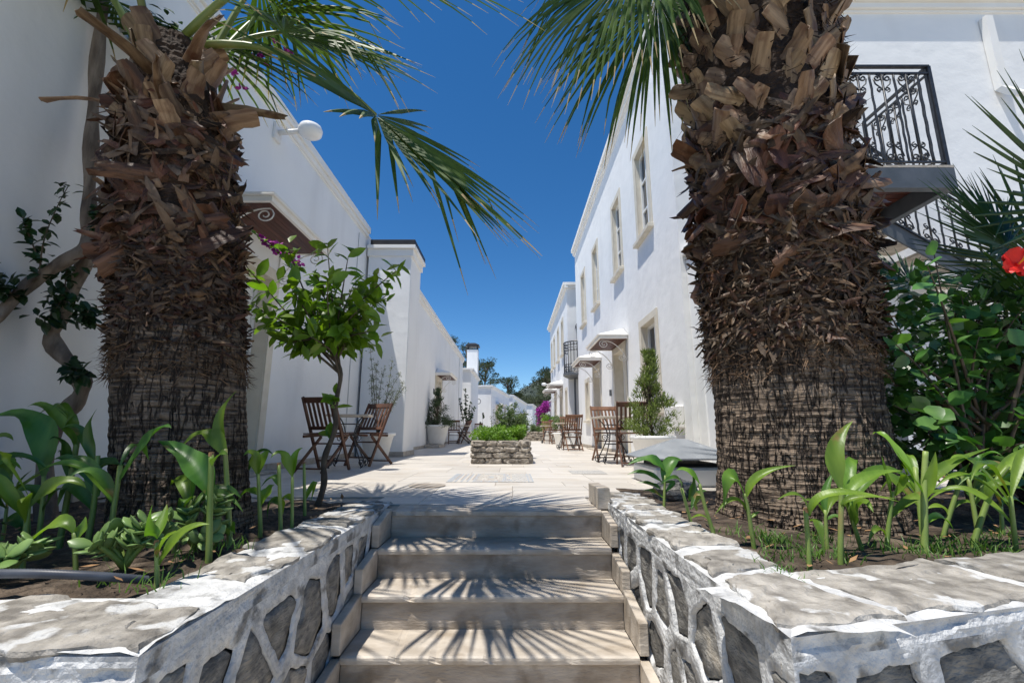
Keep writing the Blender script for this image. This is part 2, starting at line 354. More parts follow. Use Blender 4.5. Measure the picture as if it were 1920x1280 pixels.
# paved terrace: base sheet plus single slabs near by
tb = MB()
tb.box(-3.4, 12.0, 3.9, 75, -0.04, -0.012); tb.box(-1.02, 0.99, 3.12, 3.9, -0.04, -0.012); tb.box(-3.4, -1.02, 3.42, 3.9, -0.04, -0.012)
terrace = struct(tb.build('terrace', M['grout']))
slab_me = {}
def slab_mesh(w, d):
    key = (round(w, 3), round(d, 3))
    if key not in slab_me:
        slab_me[key] = MB().box(-w / 2, w / 2, -d / 2, d / 2, -0.012, 0).mesh('paving_slab', M['floor'], bevel=0.0015)
    return slab_me[key]
rs = random.Random(3)
def lay(x0, x1, y0, d, w=0.66):
    x = x0; first = True
    while x < x1 - 0.02:
        ww = w * rs.choice((0.5, 0.75, 1.0)) if first else w
        first = False
        e = min(x + ww, x1)
        if x1 - e < 0.12: e = x1
        me = slab_mesh(e - x - 0.003, d - 0.003)
        inst('paving_slab', me, terrace, Matrix.Translation(((x + e) / 2, y0 + d / 2, rs.uniform(-0.0008, 0.0008))))
        x = e
lay(-0.99, 0.56, 3.34, 0.36); 
lay(-3.13, 0.97, 3.70, 0.36)
y = 4.06
while y < 12.4:
    lay(-3.13 if y < 9.0 else -2.2 if y < 10.2 else -2.66, 2.43 if y > 6.2 else 3.4, y, 0.36 if y < 8 else 0.42, 0.66 if y < 8 else 0.8)
    y += 0.36 if y < 8 else 0.42
fs = MB(); fs.box(-2.67, 2.2, y, 40, -0.012, 0); fs.box(-2.6, 4.0, 40.0, 74, -0.012, -0.001)
fs.box(3.405, 12, 4.06, 6.2, -0.012, -0.001)
fs.build('far_paving', M['floor'], terrace)
# mosaic carpets let into the paving: small tesserae rows
def mosaic(name, x0, x1, y0, y1, bands, label, cols=44, rows=14, seed=1):
    r = random.Random(seed); base = MB().box(x0, x1, y0, y1, 0.0022, 0.0036)
    t = thing(name, label, 'mosaic', ((x0 + x1) / 2, (y0 + y1) / 2, 0))
    base.build('bedding', M['mosaic_a'], t)
    mbs = [MB(), MB(), MB()]
    dx = (x1 - x0) / cols; dy = (y1 - y0) / rows
    for i in range(cols):
        for j in range(rows):
            k = bands(i / cols, j / rows, r)
            if k is None: continue
            xx = x0 + i * dx; yy = y0 + j * dy
            mbs[k].box(xx + dx * .08, xx + dx * .92, yy + dy * .08, yy + dy * .92, 0.004, 0.0052 + r.random() * .0006)
    for k, nm in enumerate(('pale_tesserae', 'blue_tesserae', 'red_tesserae')):
        if mbs[k].v:
            o = mbs[k].build(nm, [M['mosaic_a'], M['mosaic_b'], M['mosaic_c']][k], t, fixn=False); o['kind'] = 'stuff'
def bands1(u, v, r):
    if u < .06 or (.93 < u and int(u * 44) % 2): return 1
    if .06 <= u < .3: return (2 if int(u * 44) % 3 == 0 and .2 < v < .9 else (1 if int(u * 44) % 3 == 1 else None))
    if .3 <= u < .66:
        d = min(u - .3, .66 - u, (v + .03) * .36, (1 - v) * .36); k = int(d * 26)
        return 0 if k % 2 else (2 if r.random() < .3 else 1 if k % 4 == 0 else None)
    if .66 <= u < .73: return 1 if r.random() < .4 else 2 if r.random() < .5 else None
    return 1 if (int(u * 44) + int(v * 14)) % 3 == 0 else (0 if r.random() < .6 else None)
mosaic('floor_mosaic', -0.66, 0.22, 4.72, 5.62, bands1, 'faded mosaic carpet in the paving in front of the stone planter')
mosaic('floor_mosaic', 0.72, 1.14, 5.62, 6.1, lambda u, v, r: 1 if (int(u * 44) + int(v * 14)) % 3 == 0 else None, 'small faint bluish mosaic patch in the paving near the sunny chairs', seed=4)
lid = MB().lathe([(0.0, 0.0), (0.17, 0.0), (0.17, 0.004), (0.0, 0.0045)], 28, (-0.79, 4.42, 0.002), cap=False)
tag(lid.build('drain_cover', M['riser']), 'round flat drain cover in the pale paving by the steps', 'drain cover')

# ---- stairs
SX0, SX1 = -0.775, 0.575
NY = [3.08, 2.81, 2.55, 2.28, 2.01, 1.74]; SZ = 0.165
stair = thing('staircase', 'flight of worn travertine steps between two rubble walls', 'stairs', (-0.1, 2.4, -0.99))
core = MB()
for i in range(6):
    core.box(SX0 - .05, SX1 + .05, NY[i] + 0.05, NY[i] + 0.33 if i else 3.36, -1.2, -SZ * i - 0.045)
core.build('core', M['grout'], stair)
rs = random.Random(11)
def chipped(x0, x1, y0, y1, z0, z1, seed, nx=44):
    """slab with slightly worn, uneven front edge"""
    mb = MB(); r = random.Random(seed); vs = []; 
    prof = [(y1, z1), (y0 + .012, z1), (y0 + .002, z1 - .006), (y0, z1 - .016), (y0 + .002, z0 + .003), (y0 + .006, z0), (y1, z0)]
    for i in range(nx + 1):
        x = x0 + (x1 - x0) * i / nx
        n = noise.noise((x * 3.1, seed * 3.7, 0.0)); c = max(0, noise.noise((x * 16, seed * 1.7, 4)) - .34) * .05
        for k, (yy, zz) in enumerate(prof):
            f = 1 if 0 < k < 6 else 0
            vs.append((x, yy + f * (n * .003 + c * (1 if k in (2, 3) else .35)), zz - (c * .6 + n * .0015) * (1 if k in (1, 2, 3) else 0)))
    m = len(prof); fs = []
    for i in range(nx):
        for k in range(m):
            fs.append((i * m + k, i * m + (k + 1) % m, (i + 1) * m + (k + 1) % m, (i + 1) * m + k))
    fs += [tuple(range(m)), tuple(nx * m + k for k in range(m - 1, -1, -1))]
    return mb.add(vs, fs)
for i in range(6):
    z = -SZ * i
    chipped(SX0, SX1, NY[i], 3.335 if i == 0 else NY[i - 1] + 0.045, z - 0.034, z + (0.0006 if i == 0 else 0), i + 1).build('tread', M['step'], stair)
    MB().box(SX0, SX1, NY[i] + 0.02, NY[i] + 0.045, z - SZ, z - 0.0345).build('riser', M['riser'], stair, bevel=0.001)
    for s in (-1, 1):
        xa, xb = (SX0 - 0.045, SX0 - 0.001) if s < 0 else (SX1 + 0.001, SX1 + 0.045)
        if i == 0:
            if s > 0:
                MB().box(xa - .015, xb + .02, 3.11, 3.3, 0.001, 0.135).build('side_block', M['step'], stair, bevel=0.004)
                MB().box(xa - .012, xb + .02, 3.303, 3.5, 0.001, 0.128).build('side_block', M['step'], stair, bevel=0.004)
            continue
        y0 = NY[i] + rs.uniform(0.0, 0.03); y1 = NY[i - 1] + 0.018
        h0 = 0.12 + rs.uniform(-.01, .02); h1 = h0 + rs.uniform(0.02, .05)
        mb = MB().prism([(y0, z + .001), (y1, z + .001), (y1, z + h1), (y0, z + h0)], 'x', xa, xb)
        mb.build('side_block', M['step'], stair, bevel=0.004)

# ================================================================ RUBBLE RETAINING WALLS
def clip(poly, px, py, nx, ny):
    out = []
    for i in range(len(poly)):
        a = poly[i]; b = poly[(i + 1) % len(poly)]
        da = (a[0] - px) * nx + (a[1] - py) * ny; db = (b[0] - px) * nx + (b[1] - py) * ny
        if da <= 0: out.append(a)
        if da * db < 0:
            t = da / (da - db); out.append((a[0] + (b[0] - a[0]) * t, a[1] + (b[1] - a[1]) * t))
    return out
def raycast(poly, c, dx, dy):
    best = 9
    for i in range(len(poly)):
        a = poly[i]; b = poly[(i + 1) % len(poly)]; ex, ey = b[0] - a[0], b[1] - a[1]
        den = dx * ey - dy * ex
        if abs(den) < 1e-9: continue
        t = ((a[0] - c[0]) * ey - (a[1] - c[1]) * ex) / den; u = ((a[0] - c[0]) * dy - (a[1] - c[1]) * dx) / den
        if t > 0 and -1e-6 <= u <= 1 + 1e-6: best = min(best, t)
    return best
def rubble(parent, O, U, Nrm, length, zlo, zhi, seed, cw=0.26, ch=0.30, amp=0.6, recess=0.03, fill=0.80, band=0.10):
    """rubble masonry face: white mortar with a hollow for each schist stone. O origin (x,y), U along, Nrm outward"""
    r = random.Random(seed); U = Vector((U[0], U[1], 0)).normalized(); Nv = Vector((Nrm[0], Nrm[1], 0)).normalized()
    O = Vector((O[0], O[1], 0))
    # plain whitewashed band under the coping, with flaky horizontal strata
    if band:
        bz = zhi - band; bm_ = MB(); vs = []; nu_, nv_ = int(length / .012), max(4, int(band / .010))
        for j in range(nv_ + 1):
            for i in range(nu_ + 1):
                u = length * i / nu_; v = bz + band * j / nv_; k = max(0, min(1, u / .04, (length - u) / .04, (v - bz) / .02, (zhi - v) / .015))
                d = noise.noise((u * 2.2, v * 34, seed)) * .009 + noise.noise((u * 14, v * 40, seed + 2)) * .006 + noise.noise((u * 40, v * 60, seed)) * .004
                if noise.noise((u * 4, v * 16, seed + 8)) > .28: d -= .012
                q = O + U * u + Nv * (d * k * min(1.2, amp * 1.6)); vs.append((q.x, q.y, v))
        n1_ = nu_ + 1; bm_.add(vs, [(j * n1_ + i, j * n1_ + i + 1, (j + 1) * n1_ + i + 1, (j + 1) * n1_ + i) for j in range(nv_) for i in range(nu_)]).build('mortar_band', M['mortar'], parent, smooth=False)
        zhi = bz
    def P(u, v, d): return O + U * u + Vector((0, 0, v)) + Nv * d
    nu = max(1, round(length / cw)); nv = max(1, round((zhi - zlo) / ch)); seeds = []
    for j in range(-1, nv + 1):
        for i in range(-1, nu + 1):
            u = (i + .5 + (.5 if j % 2 else 0) + r.uniform(-.33, .33)) * length / nu
            v = zlo + (j + .5 + r.uniform(-.33, .33)) * (zhi - zlo) / nv
            seeds.append((u, v))
    mort = MB(); N = 36
    for (su, sv) in seeds:
        poly = [(0, zlo), (length, zlo), (length, zhi), (0, zhi)]
        for (tu, tv) in seeds:
            if (tu, tv) == (su, sv) or abs(tu - su) + abs(tv - sv) > 1.6: continue
            poly = clip(poly, (su + tu) / 2, (sv + tv) / 2, tu - su, tv - sv)
            if len(poly) < 3: break
        if len(poly) < 3: continue
        cx = sum(p[0] for p in poly) / len(poly); cy = sum(p[1] for p in poly) / len(poly)
        area = abs(sum(poly[i][0] * poly[(i + 1) % len(poly)][1] - poly[(i + 1) % len(poly)][0] * poly[i][1] for i in range(len(poly)))) / 2
        # angles: regular plus polygon corners so the cells tile without gaps
        ang = sorted([2 * math.pi * k / N for k in range(N)] + [math.atan2(p[1] - cy, p[0] - cx) % (2 * math.pi) for p in poly])
        n = len(ang); ro = [raycast(poly, (cx, cy), math.cos(a), math.sin(a)) for a in ang]
        def nd(u, v): return amp * max(0, min(1, u / .06, (length - u) / .06, (zhi - v) / .04)) * (noise.noise((u * 5, v * 5, seed)) * .014 + noise.noise((u * 17, v * 17, seed)) * .009 + noise.noise((u * 45, v * 45, seed)) * .004)
        hollow = area > 0.012 and r.random() > .10
        f0 = fill * r.uniform(.70, 1.08); sx = r.uniform(-.01, .01)
        rings = []
        ring = []
        for a, q in zip(ang, ro):
            u = cx + math.cos(a) * q; v = cy + math.sin(a) * q; ring.append(P(u, v, nd(u, v)))
        rings.append(ring)
        if not hollow:
            k0 = len(mort.v); mort.add(ring + [P(cx, cy, nd(cx, cy))], [(i, (i + 1) % n, n) for i in range(n)]); continue
        # smoothed, wobbly inner outline
        rin = []
        for i in range(n):
            sm = (ro[i - 1] + ro[i] * 3 + ro[(i + 1) % n]) / 5
            sm = min(sm, ro[i])
            wb = 1 + .12 * noise.noise((math.cos(ang[i]) * 1.6 + su * 9, math.sin(ang[i]) * 1.6 + sv * 9, seed)) + .07 * noise.noise((math.cos(ang[i]) * 6 + su * 9, math.sin(ang[i]) * 6 + sv * 9, seed))
            rin.append(max(.02, min(min(sm * f0 * wb, ro[i] * .93), ro[i] - 0.010)))
        for sc, dd, lip in ((1.04, 0.0, .003), (1.0, -.004, .001), (.975, -recess, 0)):
            ring = []
            for a, q, qo in zip(ang, rin, ro):
                qq = min(q * sc, qo * .985); u = cx + math.cos(a) * qq; v = cy + math.sin(a) * qq
                ring.append(P(u, v, nd(u, v) + dd + lip))
            rings.append(ring)
        vs = [p for q in rings for p in q]; fs = []
        for k in range(len(rings) - 1):
            for i in range(n): fs.append((k * n + i, k * n + (i + 1) % n, (k + 1) * n + (i + 1) % n, (k + 1) * n + i))
        mort.add(vs, fs)
        # the stone itself
        st = MB(); sv_ = []; rr = (1.02, .9, .6, .3); tilt = (r.uniform(-.06, .06), r.uniform(-.06, .06)); base = -recess * r.uniform(.25, .8)
        for k, s_ in enumerate(rr):
            for a, q in zip(ang, rin):
                u = math.cos(a) * q * s_; v = math.sin(a) * q * s_
                d = base + tilt[0] * u + tilt[1] * v + (noise.noise(((u + cx) * 9, (v + cy) * 9, seed + 5.0)) * .012 + noise.noise(((u + cx) * 28, (v + cy) * 28, seed)) * .006 if k else -.035)
                sv_.append(P(cx + u, cy + v, d))
        sv_.append(P(cx, cy, base + noise.noise((cx * 9, cy * 9, seed + 5.0)) * .012))
        fs = []
        for k in range(3):
            for i in range(n): fs.append((k * n + i, k * n + (i + 1) % n, (k + 1) * n + (i + 1) % n, (k + 1) * n + i))
        fs += [(3 * n + i, 3 * n + (i + 1) % n, 4 * n) for i in range(n)]
        st.add(sv_, fs).build('stone', M['schist'], parent, smooth=True)
    mort.build('mortar', M['mortar'], parent, smooth=True)
def coping(parent, quads, z, thick, seed):
    """rough flat slabs: each quad is 4 (x,y) corners"""
    for qi, q in enumerate(quads):
        r = random.Random(seed * 100 + qi); c = [Vector((a, b, 0)) for a, b in q]
        nx, ny = 34, 22; dz = r.uniform(-.003, .004); tx, ty = r.uniform(-.012, .012), r.uniform(-.012, .012)
        mb = MB(); vs = []; cen = sum(c, Vector()) / 4
        for j in range(ny + 1):
            for i in range(nx + 1):
                u, v = i / nx, j / ny
                p = (c[0] * (1 - u) + c[1] * u) * (1 - v) + (c[3] * (1 - u) + c[2] * u) * v
                e = min(u, 1 - u, v, 1 - v)
                w = Vector((noise.noise((p.x * 7, p.y * 7, seed + qi)), noise.noise((p.x * 7 + 40, p.y * 7, seed)), 0)) * .04 + Vector((noise.noise((p.x * 24, p.y * 24, qi)), noise.noise((p.x * 24, p.y * 24, qi + 9)), 0)) * .008
                h = z + dz + (p.x - cen.x) * tx + (p.y - cen.y) * ty + noise.noise((p.x * 4, p.y * 4, seed)) * .004 + noise.noise((p.x * 18, p.y * 18, seed)) * .003 + round(noise.noise((p.x * 5, p.y * 7, seed + 3)) * 2.4) * .005
                if e == 0: h -= .005 + .006 * noise.noise((p.x * 15, p.y * 15, 3))
                vs.append(p + w * (1 if e < .15 else .3) + Vector((0, 0, h)))
        n1 = nx + 1; fs = [(j * n1 + i, j * n1 + i + 1, (j + 1) * n1 + i + 1, (j + 1) * n1 + i) for j in range(ny) for i in range(nx)]
        per = [i for i in range(n1)] + [j * n1 + nx for j in range(1, ny + 1)] + [ny * n1 + i for i in range(nx - 1, -1, -1)] + [j * n1 for j in range(ny - 1, 0, -1)]
        for lvl, ins in ((.35, .002), (1.0, -.016)):
            base = len(vs)
            for k in per[:]:
                p = Vector(vs[k]) if lvl < .5 else Vector(vs[k])
                o_ = (p - cen); o_.z = 0; o_.normalize()
                jag = noise.noise((p.x * 20, p.y * 20, lvl * 9 + seed)) * .012
                vs.append(Vector((p.x, p.y, p.z)) + o_ * (ins + jag) - Vector((0, 0, thick * lvl)))
            prev = per if lvl < .5 else list(range(base - len(per), base))
            m = len(per)
            fs += [(prev[i], base + i, base + (i + 1) % m, prev[(i + 1) % m]) for i in range(m)]
        mb.add(vs, fs).build('coping_stone', M['coping'], parent, smooth=False)
def mortar_top(parent, poly_fn, nu, nv, z, ze, seed):
    mb = MB(); vs = []
    for j in range(nv + 1):
        for i in range(nu + 1):
            u, v = i / nu, j / nv; x, y = poly_fn(u, v); k = min(1.0, v * 7, (1 - v) * 7)
            vs.append((x, y, ze + (z - ze) * k + k * (noise.noise((x * 8, y * 8, seed)) * .008 + noise.noise((x * 26, y * 26, seed)) * .005)))
    n1 = nu + 1; fs = [(j * n1 + i, j * n1 + i + 1, (j + 1) * n1 + i + 1, (j + 1) * n1 + i) for j in range(nv) for i in range(nu)]
    mb.add(vs, fs).build('mortar_bed', M['mortar'], parent, smooth=True)
# left wall
LW = thing('retaining_wall', 'whitewashed rubble wall to the left of the steps with grey hose on top', 'wall', (-1.0, 1.3, -0.99))
rubble(LW, (-0.825, 1.12), (0, 1), (1, 0), 2.05, -0.99, 0.012, 21, 0.21, 0.36, amp=.22, recess=.007, fill=.84, band=.06)
rubble(LW, (-3.3, 1.12), (1, 0), (0, -1), 2.475, -0.99, 0.012, 22, 0.36, 0.24, band=.055)
MB().box(-1.15, -0.89, 1.2, 3.36, -1.0, -0.03).box(-3.3, -1.151, 1.2, 1.42, -1.0, -0.03).build('core', M['mortar'], LW)
mortar_top(LW, lambda u, v: (-0.8255 - v * .30, 3.32 - u * 2.2), 90, 14, 0.022, 0.011, 31)
mortar_top(LW, lambda u, v: (-0.8257 - u * 2.45, 1.1205 + v * .36), 90, 14, 0.022, 0.0112, 32)
coping(LW, [[(-1.10, 2.98), (-0.84, 2.98), (-0.84, 3.30), (-1.12, 3.28)], [(-1.12, 2.52), (-0.835, 2.46), (-0.84, 2.90), (-1.11, 2.93)],
            [(-1.12, 2.04), (-0.835, 2.0), (-0.83, 2.36), (-1.12, 2.42)], [(-1.12, 1.62), (-0.86, 1.60), (-0.83, 1.88), (-1.11, 1.95)],
            [(-1.50, 1.125), (-0.835, 1.13), (-0.845, 1.36), (-1.42, 1.47)],
            [(-2.1, 1.125), (-1.66, 1.12), (-1.60, 1.44), (-2.05, 1.47)], [(-2.7, 1.125), (-2.16, 1.12), (-2.14, 1.44), (-2.65, 1.47)], [(-3.25, 1.125), (-2.76, 1.12), (-2.74, 1.44), (-3.2, 1.47)]], 0.028, 0.03, 41)
# right wall
RW = thing('retaining_wall', 'whitewashed rubble wall to the right of the steps with cracked coping', 'wall', (0.9, 1.3, -0.99))
ca, sa = math.cos(R(14.5)), math.sin(R(14.5))
rubble(RW, (0.625, 1.13), (0, 1), (-1, 0), 2.35, -0.99, 0.045, 23, 0.24, 0.27, amp=.28, recess=.014, fill=.84, band=.07)
rubble(RW, (0.625, 1.13), (ca, sa), (sa, -ca), 3.6, -0.99, 0.045, 24, 0.32, 0.25, amp=.4, recess=.02, fill=.86, band=.05)
def RP(a, b): return (0.6 + ca * a - sa * b, 1.12 + sa * a + ca * b)
cr_ = MB(); cr_.box(0.70, 0.89, 1.5, 3.55, -1.0, 0.0)
cr_.prism([RP(.2, .07), RP(3.6, .07), RP(3.6, .30), RP(.2, .30)], 'z', -1.0, -.001); cr_.build('core', M['mortar'], RW)
mortar_top(RW, lambda u, v: (0.6255 + v * .29, 1.135 + u * 2.36), 90, 14, 0.056, 0.044, 33)
mortar_top(RW, lambda u, v: (0.6255 + ca * 3.55 * u - sa * v * .34, 1.1305 + sa * 3.55 * u + ca * v * .34), 110, 14, 0.056, 0.0443, 34)
coping(RW, [[(0.64, 3.18), (0.90, 3.2), (0.92, 3.48), (0.66, 3.5)], [(0.635, 2.74), (0.90, 2.78), (0.90, 3.12), (0.635, 3.08)], [(0.63, 2.34), (0.90, 2.36), (0.90, 2.70), (0.63, 2.64)],
            [(0.63, 1.90), (0.89, 1.93), (0.90, 2.29), (0.63, 2.24)], [(0.635, 1.56), (0.90, 1.64), (0.89, 1.86), (0.63, 1.80)],
            [(0.625, 1.15), RP(.36, .02), RP(.34, .36), (0.63, 1.49)], [RP(.41, .02), RP(.95, .02), RP(.93, .35), RP(.40, .36)],
            [RP(1.01, .02), RP(1.5, .02), RP(1.48, .36), RP(.99, .35)], [RP(1.56, .02), RP(2.2, .02), RP(2.2, .36), RP(1.54, .36)], [RP(2.26, .02), RP(2.9, .02), RP(2.9, .36), RP(2.26, .36)], [RP(2.96, .02), RP(3.5, .02), RP(3.5, .36), RP(2.96, .36)]], 0.063, 0.03, 43)
# planting beds
def bed(name, poly_pts, z, seed, nx=70, ny=50, skew=0.0):
    x0 = min(p[0] for p in poly_pts); x1 = max(p[0] for p in poly_pts); y0 = min(p[1] for p in poly_pts); y1 = max(p[1] for p in poly_pts)
    vs = []
    for j in range(ny + 1):
        for i in range(nx + 1):
            x = x0 + (x1 - x0) * i / nx; ya = min(y0 + skew * (x - x0), y1 - .2); yy = ya + (y1 - ya) * j / ny
            vs.append((x, yy, z + noise.noise((x * 3, yy * 3, seed)) * .035 + noise.noise((x * 14, yy * 14, seed)) * .015))
    n1 = nx + 1; fs = [(j * n1 + i, j * n1 + i + 1, (j + 1) * n1 + i + 1, (j + 1) * n1 + i) for j in range(ny) for i in range(nx)]
    return struct(MB().add(vs, fs).build(name, M['soil'], smooth=True))
bed('left_planting_bed', [(-3.3, 1.40), (-1.06, 3.45)], 0.0, 3)
bed('right_planting_bed', [(0.86, 1.38), (6.5, 3.95)], 0.02, 5, skew=0.2586)

# ================================================================ BUILDINGS
def facade(mb, x, sgn, y0, y1, z0, z1, ops, depth=0.2, mi=0, mir=1):
    """wall sheet in plane x, outward normal sgn*x, real openings with reveals going inward"""
    ys = sorted({y0, y1} | {o[0] for o in ops} | {o[1] for o in ops}); zs = sorted({z0, z1} | {o[2] for o in ops} | {o[3] for o in ops})
    for a, b in zip(ys, ys[1:]):
        for c, d in zip(zs, zs[1:]):
            my, mz = (a + b) / 2, (c + d) / 2
            if any(o[0] < my < o[1] and o[2] < mz < o[3] for o in ops): continue
            mb.add([(x, a, c), (x, b, c), (x, b, d), (x, a, d)], [(0, 1, 2, 3)], mi)
    xi = x - sgn * depth
    for a, b, c, d in ops:
        mb.add([(x, a, c), (x, b, c), (x, b, d), (x, a, d), (xi, a, c), (xi, b, c), (xi, b, d), (xi, a, d)],
               [(0, 4, 5, 1), (1, 5, 6, 2), (2, 6, 7, 3), (3, 7, 4, 0)], mir)
def window(par, x, sgn, y0, y1, z0, z1, depth=0.2, sill=True, surround=True, rails=2):
    xi = x - sgn * depth; xo = x + sgn * 0.022
    w = MB()
    fx0, fx1 = sorted((xi, xi + sgn * .05)); t = .055
    w.box(fx0, fx1, y0, y1, z0, z0 + t).box(fx0, fx1, y0, y1, z1 - t, z1).box(fx0, fx1, y0, y0 + t, z0 + t, z1 - t).box(fx0, fx1, y1 - t, y1, z0 + t, z1 - t)
    ym = (y0 + y1) / 2; w.box(fx0, fx1 , ym - .025, ym + .025, z0 + t, z1 - t)
    for k in range(1, rails + 1):
        zz = z0 + (z1 - z0) * k / (rails + 1); w.box(fx0 + .004, fx1 - .004, y0 + t, y1 - t, zz - .018, zz + .018)
    o = w.build('window', M['wframe'], par)
    gx = xi + sgn * .012
    for a, b in ((y0 + t, ym - .025), (ym + .025, y1 - t)):
        for k in range(rails + 1):
            c = z0 + t + .001 + (z1 - z0 - 2 * t) * k / (rails + 1); d = z0 + t - .001 + (z1 - z0 - 2 * t) * (k + 1) / (rails + 1)
            MB().box(min(gx, gx + sgn * .006), max(gx, gx + sgn * .006), a, b, c, d).build('pane', M['glass'], o)
    if surround:
        s = MB(); b = .13; a0, a1 = sorted((x + sgn * .002, xo))
        s.box(a0, a1, y0 - b, y1 + b, z1, z1 + b).box(a0, a1, y0 - b, y0, z0, z1).box(a0, a1, y1, y1 + b, z0, z1)
        s.build('stone_surround', M['beige'], o, bevel=.003)
    if sill:
        a0, a1 = sorted((xi + sgn * .06, x + sgn * .10))
        MB().box(a0, a1, y0 - .15, y1 + .15, z0 - .075, z0 - .002).build('sill', M['beige'], o, bevel=.006)
    return o
def door(par, x, sgn, y0, y1, z1, depth=0.25, step=True, surround=True):
    xi = x - sgn * depth
    d = MB(); a0, a1 = sorted((xi, xi + sgn * .05)); d.box(a0, a1, y0 + .06, y1 - .06, 0.03, z1 - .06)
    o = d.build('door', M['door'], par)
    p = MB(); b0, b1 = sorted((xi + sgn * .0505, xi + sgn * .064)); ym = (y0 + y1) / 2
    for a, b in ((y0 + .16, ym - .05), (ym + .05, y1 - .16)):
        for c, e in ((.2, .95), (1.1, z1 - .22)):
            MB().box(b0, b1, a, b, c, e).build('panel', M['door'], o, bevel=.006)
    f = MB(); c0, c1 = sorted((xi - sgn * .01, xi + sgn * .07))
    f.box(c0, c1, y0, y0 + .058, 0.005, z1).box(c0, c1, y1 - .058, y1, 0.005, z1).box(c0, c1, y0 + .058, y1 - .058, z1 - .058, z1)
    f.build('door_frame', M['wframe'], o)
    MB().tube([(xi + sgn * .05, y0 + .14, 1.02), (xi + sgn * .1, y0 + .14, 1.02), (xi + sgn * .1, y0 + .26, 1.02)], .009, 6).build('handle', M['steel'], o)
    if surround:
        s = MB(); b = .14; a0, a1 = sorted((x + sgn * .002, x + sgn * .026))
        s.box(a0, a1, y0 - b, y1 + b, z1, z1 + b).box(a0, a1, y0 - b, y0, 0.002, z1).box(a0, a1, y1, y1 + b, 0.002, z1)
        s.build('stone_surround', M['beige'], o, bevel=.003)
    if step:
        a0, a1 = sorted((xi + sgn * .02, x + sgn * .28)); MB().box(a0, a1, y0 - .1, y1 + .1, 0.002, .028).build('doorstep', M['step'], o, bevel=.004)
    return o
def spiral(c, r0, turns, a0, sg, n=26, rmin=.18):
    """planar spiral points (u,v) from radius r0 shrinking inward"""
    out = []
    for i in range(n + 1):
        t = i / n; r = r0 * (1 - (1 - rmin) * t); a = a0 + sg * 2 * math.pi * turns * t
        out.append((c[0] + math.cos(a) * r, c[1] + math.sin(a) * r))
    return out
def bracket_curve():
    """scroll bracket in (out, z) coordinates, out 0..0.52, z -0.5..0"""
    s1 = spiral((.41, -.09), .085, 1.6, R(60), -1)
    s2 = spiral((.09, -.38), .075, 1.5, R(200), 1)
    mid = [(p.x, p.y) for p in bez((.452, -.016, 0), (.18, .0, 0), (.02, -.40, 0), 10)]
    return s1, s2, mid
def canopy(par, x, sgn, y0, y1, z, out=0.62, mat_b='white_iron', brackets=True, planks=9):
    """small hipped door canopy: fascia frame, sloped top, brown plank soffit, scroll brackets"""
    xo = x + sgn * out; t = .045; fh = .06
    f = MB(); a0, a1 = sorted((x + sgn * .001, xo)); 
    f.box(a0, a1, y0, y0 + t, z, z + fh).box(a0, a1, y1 - t, y1, z, z + fh)
    b0, b1 = sorted((xo - sgn * t, xo)); f.box(b0, b1, y0 + t, y1 - t, z, z + fh)
    # drip edge
    e0, e1 = sorted((x + sgn * .001, xo + sgn * .03)); f.box(e0, e1, y0 - .03, y1 + .03, z + fh + .0005, z + fh + .028)
    o = f.build('door_canopy', M['plaster_trim'], par, bevel=.004)
    # sloping top
    zt = z + fh + .0285; h = .20; xr = x + sgn * .02
    top = MB().add([(xr, y0 - .03, zt), (xo + sgn * .03, y0 - .03, zt), (xo + sgn * .03, y1 + .03, zt), (xr, y1 + .03, zt), (xr, y0 + .35, zt + h), (xr, y1 - .35, zt + h)],
                   [(0, 1, 4), (1, 2, 5, 4), (2, 3, 5), (0, 4, 5, 3), (0, 3, 2, 1)])
    top.build('canopy_roof', M['plaster_trim'], o)
    n = planks; w = (out - t) / n
    for k in range(n):
        p0, p1 = sorted((x + sgn * (w * k + .002), x + sgn * (w * (k + 1) - .003)))
        MB().box(p0, p1, y0 + t + .002, y1 - t - .002, z + .012, z + .032).build('plank', M['soffit'], o)
    if brackets:
        for yb in (y0 + .12, y1 - .12):
            s1, s2, mid = bracket_curve(); mb = MB()
            for pts, rr in ((s1, .008), (s2, .008), (mid, .009)):
                mb.tube([(x + sgn * (a * out / .52 + .005), yb, z - .01 + b) for a, b in pts], rr, 5)
            mb.tube([(x + sgn * .012, yb, z), (x + sgn * .012, yb, z - .46)], .008, 5)
            mb.build('bracket', M[mat_b], o, smooth=True)
    return o
def cornice_x(mb, x, sgn, y0, y1, z, d=(.14, .075, .03), h=(.10, .07, .05)):
    zz = z
    for dd, hh in zip(d, h):
        a0, a1 = sorted((x - sgn * .05, x + sgn * dd)); mb.box(a0, a1, y0, y1, zz - hh, zz); zz -= hh + .0004
def cornice_y(mb, y, x0, x1, z, d=(.14, .075, .03), h=(.10, .07, .05)):
    zz = z
    for dd, hh in zip(d, h):
        mb.box(x0, x1, y - dd, y + .05, zz - hh, zz); zz -= hh + .0004
def block_rest(mb, x0, x1, y0, y1, z0, z1, skip):
    fs = {'x0': [(x0, y0, z0), (x0, y1, z0), (x0, y1, z1), (x0, y0, z1)], 'x1': [(x1, y0, z0), (x1, y1, z0), (x1, y1, z1), (x1, y0, z1)],
          'y0': [(x0, y0, z0), (x1, y0, z0), (x1, y0, z1), (x0, y0, z1)], 'y1': [(x0, y1, z0), (x1, y1, z0), (x1, y1, z1), (x0, y1, z1)],
          'z1': [(x0, y0, z1), (x1, y0, z1), (x1, y1, z1), (x0, y1, z1)]}
    for k, v in fs.items():
        if k not in skip: mb.add(v, [(0, 1, 2, 3)], 0)
def skirting(par, boxes):
    m = MB()
    for b in boxes: m.box(*b)
    m.build('skirting', M['step'], par, bevel=.003)

